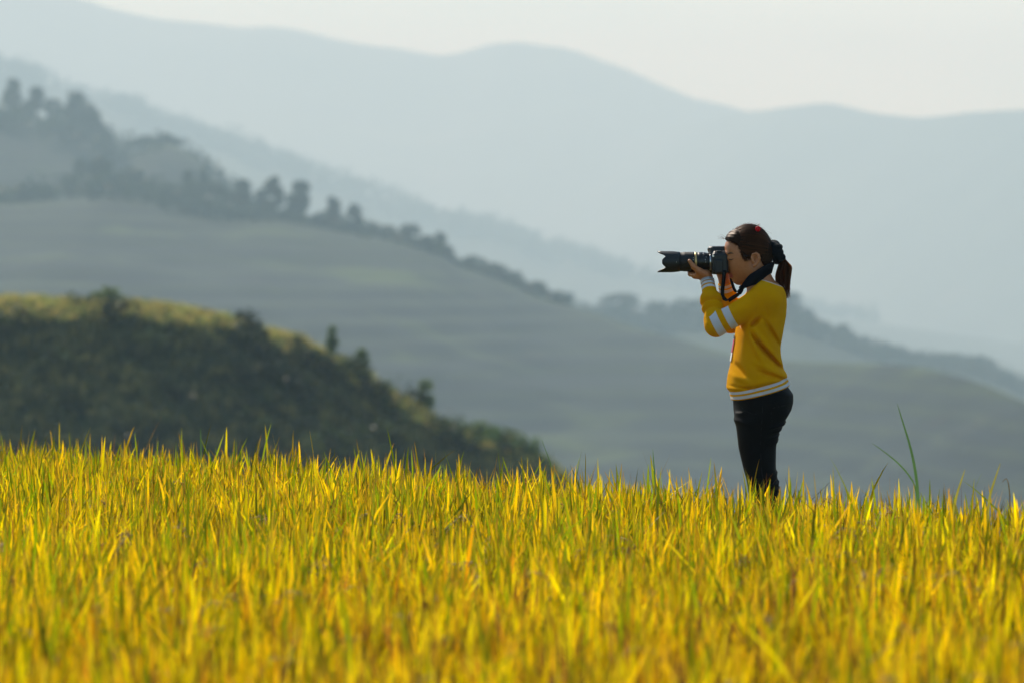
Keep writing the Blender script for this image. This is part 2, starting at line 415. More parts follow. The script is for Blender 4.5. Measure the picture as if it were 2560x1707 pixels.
def plant(name, hill, p, top, width, dy, kind, label, cat, group, sink=0.0):
    """a tree rooted on the hill, its crown top at photograph row `top`, `width` photograph pixels wide"""
    x0 = (p - 1280) / FPX * hill.Y
    Y = float(hill.crest_y(np.array([x0]))[0]) + dy * hill.k
    x = (p - 1280) / FPX * Y
    zb = float(hill.z(np.array([x]), np.array([Y]))[0]) - sink
    zt = CAMZ + (HOR - top) / FPX * Y
    h = max(zt - zb, 0.6 if hill.Y < 400 else 5.0); w = width * (1.3 if kind not in ('shrub', 'green') else 1.1) / FPX * Y
    _tc[0] += 1; i = _tc[0]
    tr, cr = TREES[kind][i % 3]
    root = empty(name, (x, Y, zb)); tag(root, label, cat, group)
    root.rotation_euler.z = i * 2.4
    root.scale = (w / UNITW[kind] * 1.0, w / UNITW[kind] * 1.0, h)
    a = bpy.data.objects.new('trunk' if name == 'tree' else 'stem', tr); b = bpy.data.objects.new('crown' if name == 'tree' else 'foliage', cr)
    for q in (a, b): COL.objects.link(q); q.parent = root
    return root

GT = 'trees along the hill crests'
tree_list = [
  # hill, px, top, width, dy, kind, label
  (upper, 28, 200, 42, 0, 'tall', 'slim hazy tree at the left picture edge on the upper hill'),
  (upper, 84, 218, 44, 0, 'tall', 'second slim hazy tree from the left on the upper hill'),
  (upper, 132, 248, 40, 0, 'round', 'small round tree between two taller ones on the upper hill'),
  (upper, 190, 234, 74, 0, 'cone', 'broad pointed tree, largest on the upper left hill crest'),
  (upper, 224, 262, 56, -6, 'round', 'bushy tree leaning against the broad pointed tree'),
  (upper, 268, 330, 48, 0, 'round', 'low tree at the foot of the steep crest, upper left'),
  (upper, 372, 352, 60, 4, 'round', 'left of two rounded trees topping the small hump'),
  (upper, 425, 356, 70, 6, 'round', 'right of two rounded trees topping the small hump'),
  (shoulder, 200, 398, 40, 30, 'round', 'small lone dark tree on the slope below the upper crest'),
  (shoulder, 258, 394, 62, 16, 'round', 'leftmost dark tree of the row under the hump'),
  (shoulder, 330, 420, 58, 8, 'round', 'dark pointed tree in the row directly under the hump'),
  (shoulder, 405, 462, 62, 2, 'round', 'low dark tree right of the row under the hump'),
  (shoulder, 473, 430, 36, 0, 'tall', 'slender dark tree right of the hump, alone and upright'),
  (shoulder, 508, 420, 42, 12, 'cone', 'pale pointed tree behind the dark pair right of the hump'),
  (shoulder, 532, 456, 66, 0, 'round', 'wide dark tree just left of the column shaped tree'),
  (shoulder, 601, 452, 50, 0, 'tall', 'column shaped tree left of the arched tree pair'),
  (shoulder, 655, 474, 34, 0, 'tall', 'shorter left tree of the arched pair with a gap beneath'),
  (shoulder, 686, 446, 46, 0, 'tall', 'taller middle tree of the arched pair with a gap beneath'),
  (shoulder, 742, 456, 54, 0, 'tall', 'tall oval tree right of the arched pair, sky beside it'),
  (shoulder, 806, 530, 44, 0, 'round', 'low bushy tree left of the pointed pair mid slope'),
  (shoulder, 834, 494, 52, 0, 'cone', 'left pointed tree of the pair standing mid crest'),
  (shoulder, 884, 514, 56, 0, 'cone', 'right pointed tree of the pair standing mid crest'),
  (shoulder, 926, 556, 42, 0, 'round', 'small tree stepping down right of the pointed pair'),
  (shoulder, 970, 564, 34, 0, 'round', 'small round tree alone on the falling crest'),
  (shoulder, 1024, 562, 48, 0, 'round', 'round dark tree, second before the steep drop of the crest'),
  (shoulder, 1104, 582, 50, 0, 'cone', 'pointed dark tree at the steep drop of the crest'),
  (shoulder, 1072, 612, 36, 0, 'round', 'low bush sized tree left of the tree at the drop'),
  (shoulder, 1185, 662, 52, 0, 'round', 'first low tree below the steep drop of the crest'),
  (shoulder, 1240, 678, 46, 0, 'round', 'second low tree below the steep drop of the crest'),
  (shoulder, 1286, 690, 44, 0, 'round', 'third low tree below the drop, slightly taller than its neighbours'),
  (shoulder, 1345, 722, 50, 0, 'round', 'fourth low tree below the drop, nearest the pale strip'),
  (wooded, 1402, 738, 50, 0, 'round', 'hazy low tree behind the crest left of the dome tree'),
  (wooded, 1550, 744, 72, 0, 'round', 'hazy dome shaped tree under the long lens'),
  (wooded, 1646, 764, 58, 0, 'round', 'hazy rounded tree left of the photographer\'s elbow'),
  (wooded, 1706, 758, 60, 0, 'round', 'hazy tree hard against the photographer\'s elbow'),
  (wooded, 1760, 756, 60, 0, 'round', 'hazy tree half hidden behind the photographer\'s elbow'),
  (wooded, 1972, 742, 46, 0, 'tall', 'tall hazy tree showing just behind the photographer\'s back'),
  (wooded, 2006, 782, 66, 0, 'cone', 'broad hazy tree right of the photographer\'s back'),
  (wooded, 2052, 812, 50, 0, 'round', 'hazy tree filling between two taller ones on the right ridge'),
  (wooded, 2104, 822, 56, 0, 'cone', 'pointed hazy tree in the middle of the right ridge'),
  (wooded, 2150, 868, 44, 0, 'round', 'low hazy tree right of the pointed one on the right ridge'),
  (wooded, 2221, 872, 54, 0, 'round', 'round hazy tree alone on the dip of the right ridge'),
  (wooded, 2292, 890, 34, 0, 'tall', 'smallest hazy tree on the right ridge'),
  (wooded, 2340, 902, 52, 0, 'round', 'low hazy tree left of the last two on the right ridge'),
  (wooded, 2372, 892, 54, 0, 'round', 'second last rounded tree on the right ridge'),
  (wooded, 2440, 898, 60, 0, 'round', 'last large rounded tree on the right ridge'),
  (wooded, 2480, 922, 48, 0, 'round', 'tree on the downhill side of the last large one'),
  (wooded, 2548, 965, 44, 0, 'round', 'low tree at the right picture edge'),
]
for hl, p, top, w, dy, kd, lb in tree_list:
    if hl is wooded: top -= 9; w *= 1.2
    plant('tree', hl, p, top, w, dy, kd, lb, 'tree', GT)

for p, top, w, kd, lb in [(574, 342, 44, 'round', 'faint blue tree, a bump on the far ridge at upper left'),
                          (429, 292, 60, 'round', 'faint blue broad tree high on the far ridge'),
                          (344, 264, 60, 'round', 'faint blue tree above the hump on the far ridge'),
                          (640, 360, 60, 'round', 'faint blue low tree right of the bump on the far ridge'),
                          (746, 402, 56, 'round', 'faint blue tree above the tall oval one'),
                          (1225, 556, 80, 'round', 'faint blue broad tree mid way down the far ridge'),
                          (1271, 572, 40, 'tall', 'faint blue small tree right of the broad one on the far ridge'),
                          (1418, 610, 38, 'round', 'faint blue lone round tree low on the far ridge'),
                          (1320, 592, 44, 'round', 'faint blue tree between the broad and the lone one'),
                          (1500, 652, 48, 'round', 'faint blue last tree on the far ridge left of the lens'),
                          (184, 212, 60, 'round', 'faint blue tree behind the broad pointed tree at upper left'),
                          (60, 176, 60, 'round', 'faint blue tree at the top of the far ridge, upper left')]:
    plant('tree', ridge, p, top, w, 0, kd, lb, 'tree', 'trees on the far ridge')

GS = 'shrubs on the near hill'
shrub_list = [
  (280, 716, 110, 0, 'green', 'round green shrub topping the near hill'),
  (615, 772, 84, -1.0, 'shrub', 'tall dark shrub spilling down the near hill crest'),
  (650, 820, 90, -2.4, 'shrub', 'dark shrub just below the tall one on the near hill'),
  (827, 818, 30, 0.0, 'sapling', 'thin upright sapling on the near hill crest'),
  (905, 868, 32, 0.0, 'sapling', 'shorter sapling further down the near hill crest'),
  (884, 896, 110, -0.8, 'shrub', 'rounded dark shrub on the steep shoulder of the near hill'),
  (965, 950, 56, 0.0, 'green', 'small pale shrub on the near hill\'s lower step'),
  (1030, 972, 105, -0.2, 'shrub', 'dark rounded shrub on the near hill\'s lower step'),
  (1065, 950, 40, 0.4, 'sapling', 'pale wispy sapling behind the lower step shrub'),
  (1195, 1050, 100, 0.0, 'green', 'light green shrub near the hill foot'),
  (1262, 1066, 110, 0.0, 'green', 'lighter green shrub, last one down at the hill foot'),
  (170, 960, 80, -8.0, 'shrub', 'pale green shrub low on the left slope of the near hill'),
  (600, 906, 90, -4.8, 'shrub', 'olive tuft of scrub in the middle of the near slope'),
  (400, 925, 90, -6.5, 'shrub', 'green shrub mid left on the shaded near slope'),
  (610, 1022, 70, -9.5, 'shrub', 'olive shrub low on the near slope above the rice'),
]
for p, top, w, dy, kd, lb in shrub_list:
    plant('shrub', near, p, top, w, dy, kd, lb, 'shrub', GS, sink=0.1)

# grass and scrub covering the near hill, uncountable
def tufts(hill, n, seed, xr, vr, hgt, wid, pal, sel=None):
    g = np.random.default_rng(seed)
    x = g.uniform(*xr, n); c = hill.crest_y(x); y = c + g.uniform(*vr, n)
    if sel is not None:
        k = sel(x, y, c, g); x, y = x[k], y[k]; n = len(x)
    z = hill.z(x, y)
    B = 9
    h = np.repeat(hgt * g.uniform(0.5, 1.2, n) * (0.5 + vnoise(x * 0.7, y * 0.7, seed)), B) * g.uniform(0.6, 1.1, n * B)
    a = g.uniform(0, 2 * np.pi, n * B); ln = g.uniform(0.05, 0.55, n * B)
    bx = np.repeat(x, B) + g.normal(0, wid * 3, n * B); by = np.repeat(y, B) + g.normal(0, wid * 3, n * B)
    bz = np.repeat(z, B) - 0.06
    tx, ty, tz = bx + np.cos(a) * ln * h, by + np.sin(a) * ln * h, bz + h
    w = wid * g.uniform(0.5, 1.2, n * B); ca, sa = np.cos(a + 1.57) * w, np.sin(a + 1.57) * w
    mx, my, mz = bx * 0.6 + tx * 0.4 - np.cos(a) * ln * h * .12, by * 0.6 + ty * 0.4 - np.sin(a) * ln * h * .12, bz + h * 0.5
    V = np.stack([np.stack([bx - ca * .6, by - sa * .6, bz], -1), np.stack([bx + ca * .6, by + sa * .6, bz], -1), np.stack([mx + ca, my + sa, mz], -1),
                  np.stack([mx - ca, my - sa, mz], -1), np.stack([tx, ty, tz], -1)], 1).reshape(-1, 3)
    k = np.arange(n * B)[:, None] * 5
    pc = np.array(pal)[g.integers(0, len(pal), n)] * g.uniform(0.7, 1.25, (n, 1))
    return V, [k + np.array([[0, 1, 2, 3]]), k + np.array([[3, 2, 4]])], np.repeat(np.repeat(pc, B, 0), 5, 0)
m_tuft = leaf_mat('hill_grass_blades', attr='col', trans=0.5, gloss=0.02)
xa, xb = (-2400 - 1280) / FPX * near.Y, (1500 - 1280) / FPX * near.Y
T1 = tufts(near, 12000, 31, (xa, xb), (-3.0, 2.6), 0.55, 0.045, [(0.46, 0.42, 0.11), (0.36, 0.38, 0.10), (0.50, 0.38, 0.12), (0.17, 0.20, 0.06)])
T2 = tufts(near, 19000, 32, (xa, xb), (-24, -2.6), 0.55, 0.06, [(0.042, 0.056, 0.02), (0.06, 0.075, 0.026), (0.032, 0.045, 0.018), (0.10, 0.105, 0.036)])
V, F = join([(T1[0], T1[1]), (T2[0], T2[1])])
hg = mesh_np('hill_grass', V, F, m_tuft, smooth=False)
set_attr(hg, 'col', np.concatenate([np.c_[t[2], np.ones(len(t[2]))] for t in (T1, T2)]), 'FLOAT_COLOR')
tag(hg, 'tall dry grass and scrub covering the near hill', 'grass', kind='stuff')

# ---- woods and scrub that read as one mass
def scrub(hill, n, seed, pr, vr, size, hgt, leaf, nl, pal):
    """low leafy clumps strewn over part of a hill; sizes in metres"""
    g = np.random.default_rng(seed)
    p = g.uniform(*pr, n); x = (p - 1280) / FPX * hill.Y; y = hill.crest_y(x) + g.uniform(*vr, n)
    dens = vnoise(x / size * 0.16, y / size * 0.16, seed)
    k = g.uniform(size=n) < np.clip(dens * 1.9 - 0.35, 0, 1); x, y, dens = x[k], y[k], dens[k]; n = len(x)
    z = hill.z(x, y); r = size * g.uniform(0.5, 1.1, n) * (0.6 + 0.7 * dens)
    C = np.stack([x, y, z + hgt * r * 0.7], -1)
    # every clump is three lobes
    C3 = np.repeat(C, 3, 0) + g.normal(0, 0.35, (3 * n, 3)) * np.repeat(r, 3)[:, None] * np.array([1, 1, 0.6 * hgt]); r3 = np.repeat(r, 3) * g.uniform(0.4, 0.75, 3 * n)
    V, F = leaf_cloud(C3, r3, nl, leaf, seed + 1)
    col = np.array(pal)[g.integers(0, len(pal), n)] * g.uniform(0.7, 1.2, (n, 1))
    return V, F, np.repeat(np.repeat(np.repeat(col, 3, 0), nl, 0), 4, 0)
def stuff(name, label, cat, S):
    V, F = join([(q[0], q[1]) for q in S]); o = mesh_np(name, V, F, m_tuft, smooth=False)
    c = np.concatenate([q[2] for q in S]); set_attr(o, 'col', np.c_[c, np.ones(len(c))], 'FLOAT_COLOR')
    return tag(o, label, cat, kind='stuff')
DK = [(0.022, 0.036, 0.014), (0.03, 0.045, 0.018), (0.018, 0.03, 0.014)]
stuff('hill_scrub', 'low dark scrub and pale tufts mottling the near hill slope', 'scrub',
      [scrub(near, 480, 51, (-2400, 1330), (-24, -2.0), 1.35, 0.7, 0.17, 34, [(0.03, 0.045, 0.018), (0.045, 0.065, 0.024), (0.06, 0.085, 0.028), (0.024, 0.036, 0.016)]),
       scrub(near, 70, 61, (1120, 1420), (-2, 1.0), 0.9, 0.9, 0.13, 30, [(0.10, 0.16, 0.045), (0.13, 0.18, 0.05)]),
       scrub(near, 90, 60, (560, 1200), (-8, -2.2), 1.1, 0.9, 0.13, 30, DK + [(0.045, 0.065, 0.022)]),
       scrub(near, 120, 52, (-900, 1330), (-3.5, 1.0), 0.5, 0.8, 0.11, 22, [(0.06, 0.09, 0.025), (0.14, 0.13, 0.05), (0.03, 0.045, 0.016)])])
stuff('far_wood', 'hazy woods covering the slopes of the middle hills', 'wood',
      [scrub(shoulder, 420, 53, (-300, 620), (-60, 60), 6.5, 1.0, 1.1, 12, DK), scrub(shoulder, 200, 54, (1050, 1420), (-14, 20), 3.2, 0.8, 0.8, 12, DK),
       scrub(shoulder, 300, 59, (520, 1120), (-30, 20), 3.6, 0.9, 0.9, 12, DK),
       scrub(upper, 420, 56, (-300, 620), (-60, 40), 7.5, 1.1, 1.3, 12, DK), scrub(wooded, 900, 57, (1250, 2800), (-50, 20), 5.4, 1.0, 1.0, 12, DK)])
stuff('far_wood', 'faint blue woods fringing the crest of the far ridge', 'wood',
      [scrub(ridge, 1500, 58, (-500, 2200), (-140, 60), 13, 1.0, 2.6, 10, DK)])

# ------------------------------------------------------------------ the rice field
def rice(n, seed):
    g = np.random.default_rng(seed)
    # planted in hills about 16 cm apart
    x0, x1, ya, yb = -3.9, 3.7, 8.2, 30.5
    cx, cyy = np.meshgrid(np.arange(x0, x1, 0.155), np.arange(ya, yb, 0.155), indexing='ij')
    cx = cx.ravel() + g.normal(0, 0.035, cx.size); cyy = cyy.ravel() + g.normal(0, 0.035, cyy.size)
    rim = edge_y(cx) + 0.55 * fbm(cx * 1.2, cyy * 0 + 2, 3, 8)
    k = (cyy < rim + 0.25) & (cyy < 30.5)
    # a trodden gap where she stands
    k &= ~((np.abs(cx - WX) < 0.22) & (np.abs(cyy - WY) < 0.16))
    cx, cyy, rim = cx[k], cyy[k], rim[k]
    B = n
    X = np.repeat(cx, B) + g.normal(0, 0.026, len(cx) * B); Y = np.repeat(cyy, B) + g.normal(0, 0.026, len(cx) * B)
    N = len(X)
    fade = np.clip((np.repeat(rim, B) - Y) / 0.9, 0, 1)
    keep = g.uniform(size=N) < 0.55 + 0.45 * fade
    X, Y = X[keep], Y[keep]; N = len(X)
    hn = fbm(X * 0.8, Y * 0.8, 3, 4)
    kind = g.choice(4, N, p=[0.78, 0.12, 0.06, 0.04])      # leaf, low leaf, stalk, tall leaf
    top = 0.545 + 0.09 * hn + g.normal(0, 0.038, N)
    top += np.where(kind == 3, g.uniform(0.02, 0.11, N), 0) - np.where(kind == 1, g.uniform(0.05, 0.2, N), 0) + np.where(kind == 2, g.uniform(0, 0.07, N), 0)
    zb = np.where(kind == 2, 0.0, np.clip(top - g.uniform(0.22, 0.42, N), 0.02, 0.4))
    L = (top - zb)
    az = g.uniform(0, 2 * np.pi, N)
    lean = np.abs(g.normal(0.02, 0.095, N)) ; lean = np.where(g.uniform(size=N) < 0.07, lean + g.uniform(0.2, 0.7, N), lean)
    bend = g.normal(0.06, 0.11, N) + np.where(g.uniform(size=N) < 0.06, g.uniform(0.2, 0.6, N), 0)
    fa = az + np.pi / 2 + g.normal(0, 0.7, N)
    wid = np.where(kind == 2, g.uniform(0.0012, 0.0024, N), g.uniform(0.0030, 0.0066, N))
    rows = np.array([0, 0.38, 0.70, 0.90, 1.0]); ws = np.array([0.75, 1.0, 0.90, 0.48, 0.03])
    t = rows[None, :]
    off = (lean[:, None] * t + bend[:, None] * t ** 2.4) * L[:, None]
    px_ = X[:, None] + np.cos(az)[:, None] * off; py_ = Y[:, None] + np.sin(az)[:, None] * off
    pz_ = zb[:, None] + L[:, None] * t
    tw = fa[:, None] + g.normal(0, 0.5, N)[:, None] * t
    hw = wid[:, None] * ws[None, :]
    dx, dy = np.cos(tw) * hw, np.sin(tw) * hw
    V = np.stack([np.stack([px_ - dx, py_ - dy, pz_], -1), np.stack([px_ + dx, py_ + dy, pz_], -1)], 2)   # N,5,2,3
    b = np.arange(N)[:, None, None] * 10; r = np.arange(4)[None, :, None] * 2
    F = (b + r + np.array([0, 1, 3, 2])[None, None, :]).reshape(-1, 4)
    # colours: ripe yellow, yellow green, green, orange, brown
    pal = np.array([(0.95, 0.58, 0.001), (0.68, 0.54, 0.001), (0.24, 0.31, 0.002), (0.80, 0.36, 0.002), (0.15, 0.060, 0.014), (0.97, 0.76, 0.001)])
    gn = fbm(X * 0.45 + 9, Y * 0.22, 3, 12) * 2
    near_y = np.clip((19.5 - Y) / 8, 0, 1)
    sc = g.uniform(size=N) + 0.30 * gn + 0.29 * (1 - near_y)
    ci = np.digitize(sc, [0.11, 0.18, 0.31, 0.60, 0.90])
    ci = np.array([4, 3, 5, 0, 1, 2])[ci]
    ci = np.where(kind == 2, np.where(g.uniform(size=N) < 0.6, 4, 3), ci)
    ci = np.where((kind == 3) & (g.uniform(size=N) < 0.35), 2, ci)
    c = pal[ci] * (g.uniform(0.45, 1.08, (N, 1)) * (1 + 0.35 * fbm(X * 3.1, Y * 1.6, 2, 41))[:, None]) * np.array([1, 1, 1])
    c = c[:, None, :] * np.ones((1, 5, 1))
    tip = (g.uniform(size=N) < 0.5).astype(float)[:, None] * np.array([0, 0, 0.05, 0.5, 1.0])[None, :] * g.uniform(0.3, 1, (N, 1))
    tc = np.array((0.30, 0.12, 0.025))
    c = c * (1 - tip[..., None]) + tc * tip[..., None]
    base_shade = np.array([1.0, 0.65, 0.08, 0, 0])[None, :, None] * g.uniform(0.2, 1, (N, 1, 1))       # blades darkened towards the foot, shade of the gaps painted in
    c = c * (1 - base_shade) + np.array((0.13, 0.11, 0.010)) * base_shade
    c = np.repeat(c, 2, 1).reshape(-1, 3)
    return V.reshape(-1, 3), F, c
m_rice = leaf_mat('rice_leaf', attr='col', trans=0.80, gloss=0.006, rough=0.35)
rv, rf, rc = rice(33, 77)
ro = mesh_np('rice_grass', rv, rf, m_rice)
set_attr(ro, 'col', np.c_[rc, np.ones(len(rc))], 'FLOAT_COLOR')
tag(ro, 'ripening yellow green rice covering the whole foreground field', 'rice', kind='stuff')

# drooping ripe panicles, uncountable among the leaves
def panicles(n, seed):
    g = np.random.default_rng(seed); parts = []
    for i in range(n):
        y = g.uniform(9, 26); x = g.uniform(-0.1 * y - 0.4, 0.1 * y + 0.4)
        if y > edge_y(x) - 0.1: continue
        a = g.uniform(0, 6.28); h = 0.50 + g.normal(0, 0.035)
        d = np.array([math.cos(a), math.sin(a), 0])
        P = np.array([np.array([x, y, 0.1]), np.array([x, y, h - 0.06]) + d * 0.01, np.array([x, y, h]) + d * 0.035, np.array([x, y, h + 0.008]) + d * 0.075, np.array([x, y, h - 0.03]) + d * 0.12])
        parts.append(tube(P, [0.0015, 0.0014, 0.0012, 0.001, 0.0006], 4))
        for k in range(22):
            t = 1.4 + 2.6 * k / 22; j = min(3, int(t)); q = P[j] * (1 - (t - j)) + P[j + 1] * (t - j) + g.normal(0, 0.006, 3) - np.array([0, 0, 0.004])
            u = g.normal(size=3) * 0.3 + np.array([0, 0, -1]) + d * 0.5; u /= np.linalg.norm(u); w = np.cross(u, g.normal(size=3)); w /= np.linalg.norm(w); v = np.cross(u, w)
            L_, r_ = 0.0052, 0.0022
            Vv = np.array([q - u * L_, q + w * r_, q + v * r_, q - w * r_, q - v * r_, q + u * L_])
            parts.append((Vv, np.array([(0, 1, 2), (0, 2, 3), (0, 3, 4), (0, 4, 1), (5, 2, 1), (5, 3, 2), (5, 4, 3), (5, 1, 4)])))
    return join(parts)
m_grain = simple_mat('rice_grain', (0.34, 0.19, 0.05), 0.6, 0.35, 30)
pv_, pf_ = panicles(800, 5)
tag(mesh_np('rice_panicles', pv_, pf_, m_grain), 'brown drooping rice heads scattered among the leaves', 'rice', kind='stuff')

# tall green blades that stick out over the field
m_tall = leaf_mat('tall_green_blade', col=(0.09, 0.19, 0.03), trans=0.45, gloss=0.05, var=0.25, nscale=8)
m_tally = leaf_mat('tall_yellow_blade', col=(0.42, 0.36, 0.02), trans=0.5, gloss=0.04, var=0.3, nscale=8)
def blade(P, w, fold, seed=0):
    """a tapering keeled leaf along P"""
    P = np.asarray(P, float); n = len(P)
    tt = np.linspace(0, 1, n); m = 18; ts = np.linspace(0, 1, m)
    Q = np.stack([np.interp(ts, tt, P[:, k]) for k in range(3)], -1)
    for _ in range(3): Q[1:-1] = Q[1:-1] * 0.5 + (Q[:-2] + Q[2:]) * 0.25
    T = np.gradient(Q, axis=0); T /= np.linalg.norm(T, axis=1)[:, None]
    S = np.cross(T, np.array([math.sin(seed), -math.cos(seed), 0.1])); S /= np.linalg.norm(S, axis=1)[:, None]
    Nn = np.cross(S, T)
    hw = w * np.minimum(1, 0.55 + 1.6 * ts) * np.clip(1 - ts, 0, 1) ** 0.62 + 0.0004
    V = np.stack([Q - S * hw[:, None] + Nn * (hw * fold)[:, None], Q, Q + S * hw[:, None] + Nn * (hw * fold)[:, None]], 1).reshape(-1, 3)
    i = np.arange(m - 1)[:, None] * 3; 
    return V, np.concatenate([i + np.array([[0, 1, 4, 3]]), i + np.array([[1, 2, 5, 4]])])
def tall_plant(pts_list, Y, label, mat):
    base = px(pts_list[0][0][0], pts_list[0][0][1], Y); base.z = 0.0
    root = empty('tall_grass_plant', base); tag(root, label, 'grass plant', 'tall blades over the rice')
    for k, (pts, w, dyy) in enumerate([(p[0:-2], p[-2], p[-1]) for p in pts_list]):
        L = [px(a, b, Y + dyy * i / len(pts)) - base for i, (a, b) in enumerate(pts)]
        L = [Vector((L[0].x * 0.3, 0, 0.0)), Vector((L[0].x * .8, 0, L[0].z * 0.6))] + L
        V, F = blade(L, w, 0.35, 0.2 + k)
        mesh_np('leaf', V, F, mat, root)
tall_plant([[(2297, 1241), (2291, 1190), (2284, 1151), (2275, 1112), (2266, 1083), (2254, 1045), (2243, 1008), 0.0068, 0.1],
            [(2294, 1236), (2286, 1210), (2275, 1191), (2258, 1170), (2239, 1151), (2210, 1128), (2180, 1107), 0.0075, -0.15]], 20.0,
           'green grass plant with two long blades towering over the rice at right', m_tall)
tall_plant([[(2382, 1280), (2392, 1235), (2402, 1205), (2413, 1172), 0.0065, 0.05], [(2384, 1285), (2388, 1240), (2398, 1210), (2405, 1195), 0.004, 0.1]], 19.6,
           'yellow green leaning blade between the two long blades and the right edge', m_tally)
tall_plant([[(2468, 1270), (2478, 1225), (2490, 1190), (2501, 1157), 0.0062, 0.08]], 19.4, 'single yellow blade leaning right close to the right edge', m_tally)
tall_plant([[(1648, 1290), (1640, 1230), (1636, 1180), (1632, 1122), 0.0068, 0.05]], 21.6, 'upright green blade left of the photographer\'s legs', m_tall)
tall_plant([[(2526, 1270), (2524, 1220), (2518, 1190), (2505, 1205), 0.003, 0.05]], 19.3, 'thin drooping dry stalk at the right picture edge', m_grain)
tall_plant([[(1380, 1190), (1378, 1160), (1366, 1130), (1354, 1098), 0.0026, 0.05]], 23.0, 'thin dark green stalk leaning left, mid field', m_tall)
tall_plant([[(504, 1190), (503, 1150), (502, 1105), (501, 1070), 0.0045, 0.05]], 24.6, 'straight green stalk standing out at the left of the field', m_tall)

